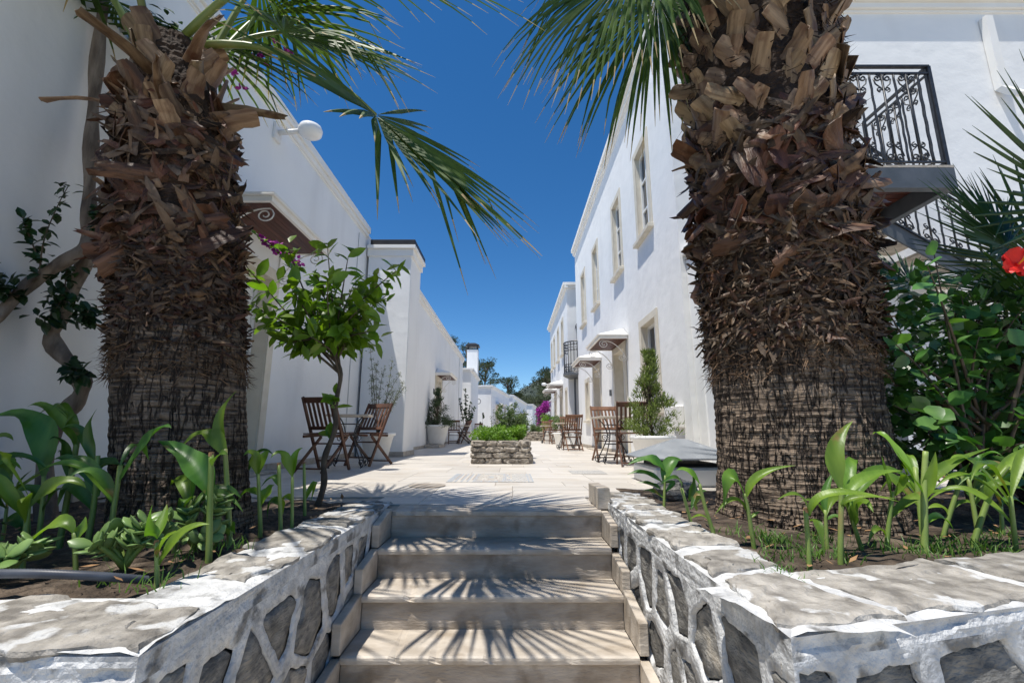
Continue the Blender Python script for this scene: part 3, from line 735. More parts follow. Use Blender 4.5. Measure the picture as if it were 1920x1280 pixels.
# ---- left foreground wall (end of the house by the vine)
t = thing('garden_wall', 'plain shaded white wall at the far left behind the vine trunk', 'wall', (-3.2, 1.5, 0))
w = MB(); w.box(-4.6, -2.95, -0.8, 3.2, -1.0, 5.4); w.build('wall', M['plaster'], t, bevel=.02)
# ---- left house 1
L1 = thing('white_house', 'long white single-storey house on the left with plank canopy over its door', 'house', (-4, 6.5, 0))
XL = -3.15; op = (4.72, 5.72, 0.002, 2.45)
w = MB(); facade(w, XL, 1, 2.9, 10.25, 0, 4.72, [op], .25); block_rest(w, -9, XL, 2.9, 10.25, 0, 4.72, ('x1',))
w.build('wall', [M['plaster'], M['beige']], L1, fixn=False)
c = MB(); cornice_x(c, XL, 1, 2.9, 9.28, 4.84, (.075, .04, .02), (.13, .09, .03)); c.build('cornice', M['plaster_trim'], L1, bevel=.006)
door(L1, XL, 1, 4.72, 5.72, 2.45); canopy(L1, XL, 1, 4.42, 5.95, 2.88, .62)
skirting(L1, [(XL + .002, XL + .018, 5.87, 9.28, .001, .09), (XL + .002, XL + .018, 3.4, 4.57, .001, .09)])
MB().tube([(XL + .012, 8.75, 4.5), (XL + .012, 8.75, 0.09)], .008, 5).build('conduit', M['cable'], L1)
# projecting chimney block
pb = MB().box(-3.1, -2.17, 9.3, 10.3, 0, 4.3); ch = pb.build('chimney_block', M['plaster'], L1, bevel=.012)
c = MB(); c.box(-3.12, -2.13, 9.26, 10.34, 4.2, 4.36).box(-3.12, -2.08, 9.21, 10.39, 4.3602, 4.44)
c.build('cornice', M['plaster_trim'], ch, bevel=.006)
MB().box(-3.05, -2.09, 9.22, 10.38, 4.45, 4.56).build('black_cap', M['black'], ch, bevel=.004)
MB().box(-2.94, -2.155, 9.284, 10.315, 0.001, .10).build('skirting', M['step'], ch, bevel=.003)
# ---- left house 2
L2 = thing('white_house', 'white house on the left beyond the chimney block, potted conifer by its door', 'house', (-4, 17, 0))
X2 = -2.68; op = (15.95, 17.1, .002, 2.3)
w = MB(); facade(w, X2, 1, 10.31, 24.6, 0, 4.3, [op], .25); block_rest(w, -9, X2, 10.31, 24.6, 0, 4.3, ('x1',))
w.build('wall', [M['plaster'], M['beige']], L2, fixn=False)
c = MB(); cornice_x(c, X2, 1, 10.47, 24.68, 4.42, (.09, .05, .02), (.13, .10, .03)); c.build('cornice', M['plaster_trim'], L2, bevel=.006)
door(L2, X2, 1, 15.95, 17.1, 2.3); canopy(L2, X2, 1, 15.8, 17.6, 2.42, .55)
skirting(L2, [(X2 + .002, X2 + .018, 10.47, 15.8, .001, .08), (X2 + .002, X2 + .018, 17.25, 24.6, .001, .08)])
MB().box(-2.66, -2.2, 14.1, 15.4, 0.002, .09).build('plinth_step', M['step'], L2, bevel=.004)
MB().tube([(X2 + .012, 22.9, 4.2), (X2 + .012, 22.9, 0.1)], .01, 5).build('conduit', M['cable'], L2)
MB().box(X2 + .001, X2 + .03, 15.5, 15.6, 1.75, 1.92).build('meter_box', M['steel'], L2)
# ---- chimney house 3
L3 = thing('white_house', 'narrow white block with tall black-capped chimney', 'house', (-3, 28, 0))
w = MB().box(-6, -2.27, 25.25, 30.5, 0, 3.8); w.build('wall', M['plaster'], L3, bevel=.015)
c = MB(); cornice_x(c, -2.27, 1, 25.1, 30.6, 3.95, (.13, .07), (.1, .08)); cornice_y(c, 25.25, -6, -2.12, 3.951, (.131, .071), (.1, .08)); c.build('cornice', M['plaster_trim'], L3, bevel=.006)
s = MB().box(-2.95, -2.24, 29.4, 30.2, 3.7, 5.75); s = s.build('chimney', M['plaster'], L3, bevel=.01)
cap = MB().box(-2.95, -2.24, 29.4, 30.2, 5.751, 5.79)
for a, b in ((-2.9, 29.45), (-2.29, 29.45), (-2.9, 30.15), (-2.29, 30.15)): cap.box(a - .03, a + .03, b - .03, b + .03, 5.79, 6.0)
cap.box(-3.03, -2.16, 29.32, 30.28, 6.0, 6.06)
cap.add([(-3.03, 29.32, 6.061), (-2.16, 29.32, 6.061), (-2.16, 30.28, 6.061), (-3.03, 30.28, 6.061), (-2.75, 29.65, 6.24), (-2.44, 29.65, 6.24), (-2.44, 29.95, 6.24), (-2.75, 29.95, 6.24)], [(0, 1, 5, 4), (1, 2, 6, 5), (2, 3, 7, 6), (3, 0, 4, 7), (4, 5, 6, 7)])
cap.build('chimney_cap', M['black'], s)
MB().box(-2.7, -2.1, 25.0, 25.24, 0.002, .1).build('plinth_step', M['step'], L3)
# coil of cable hung on its wall
MB().tube([(-2.25 + .16 * math.sin(a), 30.54, 2.45 + .17 * math.cos(a)) for a in [i * .4 for i in range(17)]], .02, 5).build('cable_coil', M['hose'], L3)
# ---- far left houses, the lane bends right there
def far_house(px, py, ang, length, width, hgt, label, door_at=None, win_at=None):
    """front-right corner at px,py; the lane face runs at ang clockwise from +y"""
    t = thing('white_house', label, 'house', (px, py, 0)); ca_, sa_ = math.cos(ang), math.sin(ang)
    mtx = Matrix.Translation((px, py, 0)) @ Matrix.Rotation(-ang, 4, 'Z')
    def put(mb, name, mats, par, **kw): mb.xf(mtx); return mb.build(name, mats, par, **kw)
    ops = []
    if door_at: ops.append((door_at[0], door_at[1], .002, 2.15))
    if win_at: ops.append(win_at)
    w = MB(); facade(w, 0, 1, 0, length, 0, hgt, ops, .2); block_rest(w, -width, 0, 0, length, 0, hgt, ('x1',))
    put(w, 'wall', [M['plaster'], M['beige']], t, fixn=False)
    c = MB(); cornice_x(c, 0, 1, -.1, length, hgt + .12, (.12, .06), (.1, .08)); cornice_y(c, 0, -width, .12, hgt + .121, (.121, .061), (.1, .08)); put(c, 'cornice', M['plaster_trim'], t)
    if door_at:
        put(MB().box(-.2, -.15, door_at[0], door_at[1], .01, 2.15), 'door', M['door'], t)
        f = MB(); b = .13; f.box(.002, .024, door_at[0] - b, door_at[0], .002, 2.28).box(.002, .024, door_at[1], door_at[1] + b, .002, 2.28).box(.002, .024, door_at[0], door_at[1], 2.15, 2.28)
        put(f, 'stone_surround', M['beige'], t)
        cn = MB().box(.003, .55, door_at[0] - .3, door_at[1] + .3, 2.36, 2.46); 
        cn.add([(.003, door_at[0] - .33, 2.461), (.58, door_at[0] - .33, 2.461), (.58, door_at[1] + .33, 2.461), (.003, door_at[1] + .33, 2.461), (.02, door_at[0] + .1, 2.6), (.02, door_at[1] - .1, 2.6)], [(0, 1, 4), (1, 2, 5, 4), (2, 3, 5), (0, 3, 2, 1)])
        cn = put(cn, 'door_canopy', M['plaster_trim'], t)
        put(MB().box(.05, .5, door_at[0] - .2, door_at[1] + .2, 2.345, 2.359), 'soffit', M['soffit'], cn)
    if win_at:
        o = put(MB().box(-.2, -.16, win_at[0], win_at[1], win_at[2], win_at[3]), 'window', M['glass'], t)
        f = MB(); b = .1; y0, y1, z0, z1 = win_at; f.box(.002, .02, y0 - b, y0, z0 - b, z1 + b).box(.002, .02, y1, y1 + b, z0 - b, z1 + b).box(.002, .02, y0, y1, z1, z1 + b).box(.002, .06, y0, y1, z0 - b, z0)
        put(f, 'stone_surround', M['beige'], o)
    return t
A7 = R(7.1)
far_house(-1.46, 32, A7, 9.8, 4, 3.55, 'far white house with small window beside its canopied door', (2.2, 3.4), (6.6, 7.3, 1.3, 2.4))
far_house(0.05, 42.3, A7, 14, 4, 3.68, 'farther white house behind the shrubs of the stone planter', (7.6, 9.0), None)
far_house(2.55, 57.2, A7, 6, 1.0, 3.7, 'small white end block beside the purple bougainvillea')
# ---- right house A (two storeys, its end wall faces the steps)
RA = thing('white_house', 'two-storey white house on the right with beige window surrounds and two canopied doors', 'house', (5, 11, 0))
XR = 2.45; YC = 6.28; HZ = 7.3
ups = [(7.48, 8.2), (9.6, 10.3), (12.35, 13.05), (14.65, 15.35)]
ops = [(a, b, 4.05, 5.8) for a, b in ups] + [(7.55, 8.4, .86, 2.42), (9.75, 10.75, .002, 2.28), (12.6, 13.5, .002, 2.22), (14.5, 15.1, .85, 2.05)]
w = MB(); facade(w, XR, -1, YC, 16.8, 0, HZ, ops, .26); block_rest(w, XR, 12, YC, 16.8, 0, HZ, ('x0',))
w.build('wall', [M['plaster'], M['beige']], RA, fixn=False)
c = MB(); cornice_x(c, XR, -1, YC - .2, 16.9, HZ + .18, (.13, .075, .03), (.13, .10, .05)); cornice_y(c, YC, XR - .05, 12, HZ + .181, (.131, .076, .031), (.13, .10, .05)); c.build('cornice', M['plaster_trim'], RA, bevel=.008)
for a, b in ups: window(RA, XR, -1, a, b, 4.05, 5.8, .13)
window(RA, XR, -1, 7.55, 8.4, .86, 2.42, .16, rails=0); window(RA, XR, -1, 14.5, 15.1, .85, 2.05, .14, rails=1)
door(RA, XR, -1, 9.75, 10.75, 2.28, .26); door(RA, XR, -1, 12.6, 13.5, 2.22, .26)
canopy(RA, XR, -1, 9.4, 10.95, 2.42, .62); canopy(RA, XR, -1, 12.3, 13.75, 2.40, .62)
skirting(RA, [(XR - .018, XR - .002, YC, 9.6, .001, .08), (XR - .018, XR - .002, 10.9, 12.45, .001, .08), (XR - .018, XR - .002, 13.65, 16.8, .001, .08)])
MB().box(XR - .06, XR - .001, 6.55, 6.95, .55, .86).build('meter_box', M['plaster_trim'], RA, bevel=.008)
MB().box(XR - .05, XR - .001, 11.2, 11.27, 1.35, 1.5).build('door_bell', M['steel'], RA)
# shallow pier by the corner
pr = MB().box(2.53, 3.2, 5.98, 6.278, 0, 3.0).build('pier', M['plaster'], RA, bevel=.015)
MB().box(2.475, 3.26, 5.91, 6.277, 3.001, 3.10).build('pier_cap', M['plaster_trim'], pr, bevel=.01)
# downpipe on the end wall
dp = MB(); dp.box(7.6, 7.72, YC - .12, YC - .01, 5.75, 7.05); dp.add([(7.6, YC - .12, 5.75), (7.72, YC - .12, 5.75), (7.72, YC - .01, 5.75), (7.6, YC - .01, 5.75), (7.66, YC - .3, 5.5), (7.78, YC - .3, 5.5), (7.78, YC - .19, 5.5), (7.66, YC - .19, 5.5)], [(0, 1, 5, 4), (1, 2, 6, 5), (2, 3, 7, 6), (3, 0, 4, 7), (4, 5, 6, 7)])
dp.build('downpipe', M['plaster_trim'], RA)
# ---- right house B
RB = thing('white_house', 'farther two-storey white house on the right behind the round balcony', 'house', (5, 21, 0))
XB = 2.2; ups = [(19.1, 19.75), (20.9, 21.5), (22.9, 23.5), (24.4, 24.95)]
ops = [(a, b, 3.75, 5.2) for a, b in ups] + [(19.85, 20.75, .002, 2.2), (22.6, 23.5, .002, 2.2), (18.2, 18.7, .9, 2.1)]
w = MB(); facade(w, XB, -1, 17.6, 25.7, 0, 6.2, ops, .22); block_rest(w, XB, 12, 17.6, 25.7, 0, 6.2, ('x0',)); w.build('wall', [M['plaster'], M['beige']], RB, fixn=False)
c = MB(); cornice_x(c, XB, -1, 17.45, 25.8, 6.36, (.16, .09), (.12, .1)); cornice_y(c, 17.6, XB - .05, 12, 6.361, (.161, .091), (.12, .1)); c.build('cornice', M['plaster_trim'], RB, bevel=.006)
for a, b in ups: window(RB, XB, -1, a, b, 3.75, 5.2, .12)
window(RB, XB, -1, 18.2, 18.7, .9, 2.1, .22, rails=1)
door(RB, XB, -1, 19.85, 20.75, 2.2, .22); door(RB, XB, -1, 22.6, 23.5, 2.2, .22)
canopy(RB, XB, -1, 19.6, 21.0, 2.42, .6); canopy(RB, XB, -1, 22.35, 23.75, 2.42, .6)
MB().box(2.5, 2.9, 17.2, 17.599, 4.5, 4.6).build('shutter_hood', M['steel'], RB)
MB().box(2.55, 2.85, 17.55, 17.598, 2.75, 4.49).build('balcony_door', M['glass'], RB)
MB().tube([(2.40, 17.35, 2.5), (2.40, 17.35, 0)], .035, 8).build('balcony_post', M['steel'], RB)
# far low wall on the right
w = MB().box(3.2, 9, 26.4, 45, 0, 2.9); t = thing('garden_wall', 'low white wall at the end of the lane behind the bougainvillea', 'wall', (5, 35, 0)); w.build('wall', M['plaster'], t, bevel=.01)
MB().box(3.1, 9, 26.3, 45.1, 2.9, 3.0).build('wall_cap', M['plaster_trim'], t)

# ---- round iron balcony on house B
BL = thing('round_balcony', 'dark curved wrought-iron balcony on the farther house', 'balcony', (2.62, 17.3, 2.5))
cx, cy, rr = 2.62, 17.3, .62
arc = [math.pi * (.5 + i / 18 * 1.12) for i in range(19)]
def AP(a, r, z): return (cx + r * math.cos(a), cy + r * math.sin(a), z)
MB().lathe([(0, -.1), (.5, -.1), (.66, -.02), (.66, .08), (0, .08)], 32, (cx, cy, 2.58), cap=False).build('floor_slab', M['steel'], BL)
rl = MB()
for z, r_ in ((3.82, .026), (3.60, .014), (2.86, .014), (2.70, .018)): rl.tube([AP(math.pi * (.45 + 1.3 * i / 26), rr, z) for i in range(27)], r_, 5)
rl.build('rails', M['iron'], BL)
for i in range(20):
    a = math.pi * (.46 + 1.28 * i / 19); MB().tube([AP(a, rr, 2.66), AP(a, rr, 3.82)], .013, 5).build('baluster', M['iron'], BL)
sc_ = MB()
for i in range(19):
    a = math.pi * (.46 + 1.28 * (i + .5) / 19)
    for zc, sg in ((3.71, 1), (3.5, 1), (2.96, -1), (2.78, -1)):
        for h in (-1, 1):
            sc_.tube([AP(a + h * u / rr, rr, zc + sg * v) for u, v in spiral((.04, 0), .045, 1.3, R(90), -1, 12)], .010, 4)
sc_.build('scrolls', M['iron'], BL)

# ---- landing with wrought-iron railing and outside stair in front of house A's end wall
LD = thing('stair_landing', 'raised steel landing with dark wrought-iron railing and outside stair', 'landing', (4.4, 5.2, 0))
LX0, LX1, LY0, LY1, LZ = 3.2, 4.93, 4.6, 5.62, 3.38
MB().box(LX0, LX1, LY0, LY0 + .09, LZ - .25, LZ).box(LX1 - .09, LX1, LY0 + .09, LY1, LZ - .25, LZ).box(LX0, LX1 - .09, LY1 - .09, LY1, LZ - .25, LZ).box(LX0, LX0 + .09, LY0 + .09, LY1 - .09, LZ - .25, LZ).build('edge_beam', M['steel'], LD, bevel=.004)
MB().box(LX0 + .0, LX1, LY0, LY1, LZ + .001, LZ + .03).build('deck', M['step'], LD)
for k in range(8):
    MB().box(LX0 + .1, LX1 - .1, LY0 + .1 + k * .103, LY0 + .195 + k * .103, LZ - .05, LZ - .02).build('plank', M['soffit'], LD)
for (a, b) in ((4.05, 4.9), (3.3, 4.9)):
    MB().box(a, a + .13, b, b + .13, 0, LZ - .251).build('post', M['steel'], LD, bevel=.004)
def railing(par, A, B, z0, z1, nb, slope=0.0, scroll=True):
    """wrought iron panel from A to B (x,y); z at B is lowered by slope"""
    A = Vector((A[0], A[1], 0)); B = Vector((B[0], B[1], 0)); L = (B - A).length; d = (B - A).normalized()
    def P(u, z): return tuple(A + d * u + Vector((0, 0, z - slope * u)))
    fr = MB()
    for z, w in ((z1, .045), (z1 - .09, .022), (z0 + .06, .022)): fr.bar(P(0, z), P(L, z), w, .022)
    fr.bar(P(0.0, z0), P(0.0, z1), .035, .035, (1, 0, 0)); fr.bar(P(L, z0), P(L, z1), .035, .035, (1, 0, 0))
    fr.build('rail_frame', M['iron'], par)
    dx = L / nb
    for i in range(1, nb):
        u = i * dx; mb = MB(); pts = []
        n = 16; zb, zt = z0 + .06, z1 - .09
        if i % 2:
            # twisted straight bar
            mb.tube([P(u + .004 * math.cos(k * 1.9), zb + (zt - zb) * k / n) for k in range(n + 1)], .0125, 5)
        else:
            mb.tube([P(u, zb + .0), P(u, zt - .0)], .0125, 5)
            for sgn_, zc in ((1, zt), (-1, zb)):
                # fork into two scrolls
                for h in (-1, 1):
                    a1 = spiral((u + h * .058, zc - sgn_ * .062), .048, 1.35, R(90 if sgn_ > 0 else -90), h * sgn_, 16)
                    a2 = spiral((u + h * .044, zc - sgn_ * .215), .036, 1.2, R(90 if sgn_ < 0 else -90), h * sgn_, 12)
                    mb.tube([P(*q) for q in a1], .0095, 5); mb.tube([P(*q) for q in a2], .008, 5)
                    mb.tube([P(u + h * .006, zc - sgn_ * .10), P(u + h * .02, zc - sgn_ * .035), P(u + h * .058, zc - sgn_ * .014)], .0095, 5)
                    mb.tube([P(u + h * .100, zc - sgn_ * .075), P(u + h * .085, zc - sgn_ * .14), P(u + h * .03, zc - sgn_ * .19), P(u + h * .010, zc - sgn_ * .225)], .008, 5)
        mb.build('baluster', M['iron'], par, smooth=True)
railing(LD, (LX0, LY0 + .04), (LX1 - .03, LY0 + .04), LZ + .03, LZ + 1.33, 12)
railing(LD, (LX1 - .04, LY0 + .06), (LX1 - .04, LY1), LZ + .03, LZ + 1.33, 8)
# outside flight going down to the right along the wall
railing(LD, (4.95, 5.66), (9.6, 5.66), LZ - .1, LZ + .95, 30, .66)
for k in range(18):
    MB().box(4.96 + .26 * k, 4.96 + .26 * k + .3, 5.7, 6.26, LZ - .17 * (k + 1) - .04, LZ - .17 * (k + 1)).build('tread', M['step'], LD)
MB().prism([(4.95, LZ - .02), (4.95, LZ - .28), (9.64, LZ - 3.36), (9.64, LZ - 3.10)], 'y', 5.67, 5.698).build('stringer', M['steel'], LD)

# ---- wall lamps
def wall_lamp(x, y, z, sgn, label, s=1.0):
    t = thing('wall_lamp', label, 'lamp', (x, y, z), 'wall lamps')
    MB().box(min(x, x + sgn * .03 * s), max(x, x + sgn * .03 * s), y - .06 * s, y + .06 * s, z - .09 * s, z + .09 * s).build('wall_plate', M['white_iron'], t, bevel=.005)
    MB().tube([(x + sgn * .02, y, z), (x + sgn * .26 * s, y, z + .02 * s)], .026 * s, 8).build('arm', M['white_iron'], t, smooth=True)
    c = (x + sgn * .34 * s, y, z + .03 * s)
    MB().lathe([(0, -.085 * s), (.06 * s, -.08 * s), (.105 * s, -.045 * s), (.115 * s, 0.0), (.1 * s, .035 * s), (.055 * s, .062 * s), (0, .07 * s)], 28, c, cap=False).build('globe', M['lamp_glass'], t, smooth=True)
wall_lamp(-3.15, 5.42, 4.4, 1, 'white mushroom-shaped lamp on the left house below its cornice', 1.35)
wall_lamp(2.2, 25.5, 3.05, -1, 'small white globe lamp on the far corner of the farther two-storey house', 1.2)

# canna plants: base, stem points, leaves (three points of the midrib, width), dark, cut
CANNA_R = [
    ((0.9,2.84,0.03),[(0.92,2.84,0.24)],[([(0.92,2.84,0.27),(0.83,2.845,0.34),(0.7,2.85,0.3)],0.1),([(0.91,2.84,0.2),(0.97,2.854,0.32),(1.04,2.869,0.32)],0.13),([(0.9,2.84,0.2),(0.8,2.859,0.26),(0.7,2.877,0.24)],0.06),([(0.89,2.84,0.16),(0.83,2.87,0.19),(0.76,2.901,0.19)],0.05),([(0.91,2.84,0.14),(0.98,2.854,0.2),(0.88,2.868,0.18)],0.05),([(0.9,2.84,0.11),(0.84,2.869,0.15),(0.8,2.898,0.14)],0.05)],1,0),
    ((0.89,2.38,0.03),[(0.85,2.38,0.22)],[([(0.85,2.38,0.22),(0.81,2.337,0.28),(0.72,2.295,0.25)],0.05),([(0.88,2.38,0.16),(0.91,2.372,0.25),(0.9,2.364,0.32)],0.05),([(0.89,2.38,0.12),(0.94,2.41,0.19),(1.0,2.441,0.2)],0.05)],1,0),
    ((0.92,2.2,0.03),[(0.89,2.2,0.15),(0.87,2.2,0.26)],[([(0.87,2.2,0.26),(0.82,2.207,0.32),(0.77,2.214,0.32)],0.055),([(0.88,2.2,0.2),(0.86,2.227,0.18),(0.87,2.254,0.13)],0.055),([(0.9,2.2,0.1),(0.85,2.164,0.13),(0.79,2.128,0.12)],0.025)],0,0),
    ((1.0,2.01,0.03),[(0.99,2.01,0.18),(0.98,2.01,0.24)],[([(0.98,2.01,0.24),(0.92,2.003,0.33),(0.88,1.995,0.17)],0.095),([(0.99,2.01,0.23),(1.04,1.985,0.32),(1.18,1.959,0.36)],0.06),([(0.99,2.01,0.15),(0.94,2.009,0.23),(0.85,2.007,0.16)],0.04),([(0.99,2.01,0.14),(1.02,2.011,0.16),(1.04,2.012,0.17)],0.02)],0,0),
    ((1.02,1.68,0.03),[(1.03,1.68,0.23)],[([(1.04,1.68,0.21),(1.09,1.636,0.3),(1.29,1.592,0.27)],0.05),([(1.04,1.68,0.19),(1.05,1.652,0.19),(1.04,1.625,0.09)],0.05),([(1.04,1.68,0.21),(1.0,1.657,0.29),(0.91,1.635,0.27)],0.035)],0,1),
    ((1.21,1.8,0.03),[(1.23,1.8,0.17),(1.25,1.8,0.29)],[([(1.25,1.8,0.27),(1.25,1.828,0.42),(1.37,1.857,0.54)],0.1),([(1.26,1.8,0.26),(1.35,1.816,0.33),(1.52,1.833,0.35)],0.065),([(1.24,1.8,0.21),(1.26,1.768,0.26),(1.4,1.736,0.26)],0.035)],0,0),
    ((1.33,2.05,0.03),[(1.34,2.05,0.17)],[([(1.34,2.05,0.15),(1.36,2.069,0.24),(1.43,2.088,0.33)],0.05),([(1.34,2.05,0.13),(1.37,2.016,0.15),(1.36,1.982,0.12)],0.05),([(1.34,2.05,0.14),(1.3,2.054,0.21),(1.24,2.059,0.2)],0.03)],1,0),
    ((1.55,2.01,0.03),[(1.58,2.01,0.15),(1.61,2.01,0.25)],[([(1.6,2.01,0.22),(1.56,1.975,0.31),(1.53,1.94,0.4)],0.055),([(1.61,2.01,0.23),(1.64,1.965,0.31),(1.59,1.92,0.37)],0.05),([(1.58,2.01,0.14),(1.72,2.035,0.23),(1.91,2.059,0.25)],0.055),([(1.56,2.01,0.05),(1.5,1.982,0.12),(1.43,1.954,0.05)],0.04)],0,0),
    ((1.61,1.9,0.03),[(1.65,1.9,0.28),(1.68,1.9,0.42)],[([(1.64,1.9,0.26),(1.57,1.872,0.35),(1.51,1.844,0.43)],0.06),([(1.64,1.9,0.25),(1.76,1.934,0.35),(2.01,1.967,0.43)],0.065),([(1.63,1.9,0.14),(1.72,1.925,0.17),(1.79,1.95,0.09)],0.045),([(1.64,1.9,0.23),(1.67,1.878,0.33),(1.68,1.856,0.42)],0.06)],0,0),
    ((1.99,2.23,0.03),[(2.08,2.23,0.21),(2.13,2.23,0.3)],[([(2.09,2.23,0.24),(2.15,2.262,0.3),(2.24,2.294,0.35)],0.045),([(2.04,2.23,0.13),(2.13,2.228,0.19),(2.23,2.226,0.09)],0.03),([(2.03,2.23,0.1),(2.01,2.239,0.16),(1.94,2.248,0.14)],0.05)],0,0),
    ((1.95,2.05,0.03),[(2.01,2.05,0.15),(2.09,2.05,0.28),(2.16,2.05,0.35)],[([(2.04,2.05,0.21),(2.07,2.021,0.29),(2.16,1.993,0.25)],0.06),([(2.09,2.05,0.28),(2.2,2.08,0.37),(2.33,2.111,0.43)],0.06),([(2.07,2.05,0.24),(2.05,2.06,0.33),(1.95,2.071,0.27)],0.04),([(2.09,2.05,0.27),(2.2,2.082,0.31),(2.31,2.115,0.32)],0.04)],0,0),
    ((2.21,2.18,0.03),[(2.23,2.18,0.18)],[([(2.23,2.18,0.17),(2.32,2.206,0.2),(2.4,2.233,0.15)],0.05),([(2.23,2.18,0.16),(2.19,2.159,0.22),(2.15,2.138,0.27)],0.05)],1,0)]
CANNA_L = [
    ((-2.1,2.15,0.02),[(-2.11,2.15,0.17),(-2.13,2.15,0.3)],[([(-2.13,2.15,0.3),(-2.19,2.134,0.56),(-2.4,2.118,0.56)],0.15),([(-2.12,2.15,0.18),(-2.14,2.118,0.25),(-2.19,2.087,0.23)],0.08),([(-2.11,2.15,0.13),(-2.04,2.117,0.23),(-1.97,2.083,0.25)],0.08)],1,0),
    ((-2.45,2.33,0.02),[(-2.46,2.33,0.14)],[([(-2.46,2.33,0.12),(-2.39,2.29,0.24),(-2.29,2.25,0.32)],0.06),([(-2.46,2.33,0.14),(-2.45,2.309,0.34),(-2.55,2.288,0.39)],0.1),([(-2.45,2.33,0.06),(-2.39,2.333,0.08),(-2.32,2.336,-0.02)],0.12),([(-2.46,2.33,0.13),(-2.48,2.285,0.21),(-2.49,2.241,0.18)],0.1),([(-2.46,2.33,0.15),(-2.41,2.339,0.24),(-2.32,2.348,0.3)],0.08)],1,0),
    ((-1.88,2.15,0.02),[(-1.88,2.15,0.18),(-1.9,2.15,0.39)],[([(-1.91,2.15,0.37),(-1.95,2.132,0.49),(-1.91,2.114,0.6)],0.06),([(-1.91,2.15,0.34),(-1.98,2.13,0.51),(-2.06,2.11,0.51)],0.065),([(-1.87,2.15,0.21),(-1.9,2.17,0.35),(-1.76,2.191,0.34)],0.14),([(-1.89,2.15,0.16),(-1.99,2.143,0.27),(-2.03,2.137,0.17)],0.1),([(-1.89,2.15,0.25),(-2.02,2.13,0.39),(-2.09,2.111,0.34)],0.06)],1,0),
    ((-1.51,1.7,0.02),[(-1.54,1.7,0.15)],[([(-1.54,1.7,0.15),(-1.61,1.693,0.19),(-1.74,1.687,0.04)],0.075),([(-1.53,1.7,0.12),(-1.52,1.711,0.16),(-1.53,1.723,0.2)],0.05)],0,0),
    ((-1.16,1.61,0.02),[(-1.18,1.61,0.14)],[([(-1.18,1.61,0.15),(-1.18,1.57,0.2),(-1.15,1.529,0.27)],0.06),([(-1.18,1.61,0.15),(-1.19,1.643,0.2),(-1.21,1.676,0.25)],0.055),([(-1.17,1.61,0.09),(-1.12,1.567,0.16),(-1.05,1.524,0.19)],0.05),([(-1.16,1.61,0.07),(-1.11,1.625,0.17),(-1.03,1.64,0.19)],0.065)],0,1),
    ((-1.18,1.9,0.02),[(-1.2,1.9,0.21),(-1.22,1.9,0.41)],[([(-1.2,1.9,0.24),(-1.31,1.923,0.38),(-1.48,1.945,0.46)],0.14),([(-1.21,1.9,0.36),(-1.16,1.856,0.41),(-1.1,1.813,0.41)],0.06)],1,1),
    ((-1.25,2.15,0.02),[(-1.29,2.15,0.25),(-1.32,2.15,0.42)],[([(-1.32,2.15,0.4),(-1.38,2.168,0.55),(-1.32,2.186,0.69)],0.075),([(-1.31,2.15,0.38),(-1.41,2.134,0.51),(-1.52,2.119,0.4)],0.1),([(-1.26,2.15,0.05),(-1.3,2.151,0.08),(-1.32,2.153,0.01)],0.06),([(-1.25,2.15,0.04),(-1.23,2.106,0.1),(-1.18,2.061,0.07)],0.06)],0,0),
    ((-1.71,2.54,0.02),[(-1.74,2.54,0.24)],[([(-1.72,2.54,0.09),(-1.75,2.499,0.16),(-1.75,2.457,0.21)],0.06),([(-1.72,2.54,0.11),(-1.67,2.509,0.2),(-1.6,2.479,0.22)],0.07),([(-1.74,2.54,0.22),(-1.8,2.571,0.31),(-1.89,2.603,0.37)],0.07)],1,0),
    ((-1.24,2.38,0.02),[(-1.26,2.38,0.16),(-1.28,2.38,0.29)],[([(-1.28,2.38,0.28),(-1.3,2.351,0.39),(-1.33,2.321,0.38)],0.08),([(-1.28,2.38,0.28),(-1.26,2.395,0.38),(-1.26,2.411,0.4)],0.07),([(-1.26,2.38,0.18),(-1.34,2.409,0.21),(-1.41,2.439,0.13)],0.055),([(-1.25,2.38,0.13),(-1.23,2.41,0.21),(-1.23,2.441,0.23)],0.08)],0,0),
    ((-1.47,2.66,0.02),[(-1.5,2.66,0.28)],[([(-1.5,2.66,0.27),(-1.55,2.643,0.45),(-1.5,2.625,0.56)],0.07),([(-1.5,2.66,0.24),(-1.43,2.643,0.39),(-1.34,2.627,0.37)],0.06)],1,0),
    ((-1.19,2.48,0.02),[(-1.23,2.48,0.33)],[([(-1.21,2.48,0.21),(-1.25,2.477,0.27),(-1.31,2.474,0.21)],0.05),([(-1.2,2.48,0.12),(-1.26,2.497,0.15),(-1.28,2.514,0.05)],0.06)],1,1),
    ((-1.16,2.54,0.02),[(-1.18,2.54,0.26)],[([(-1.18,2.54,0.26),(-1.23,2.504,0.39),(-1.27,2.467,0.36)],0.075),([(-1.18,2.54,0.26),(-1.18,2.555,0.37),(-1.15,2.57,0.41)],0.07),([(-1.17,2.54,0.13),(-1.22,2.559,0.16),(-1.23,2.578,0.06)],0.05)],0,0),
    ((-1.24,2.87,0.02),[(-1.27,2.87,0.31)],[([(-1.25,2.87,0.08),(-1.2,2.894,0.21),(-1.23,2.918,0.08)],0.05)],0,1)]

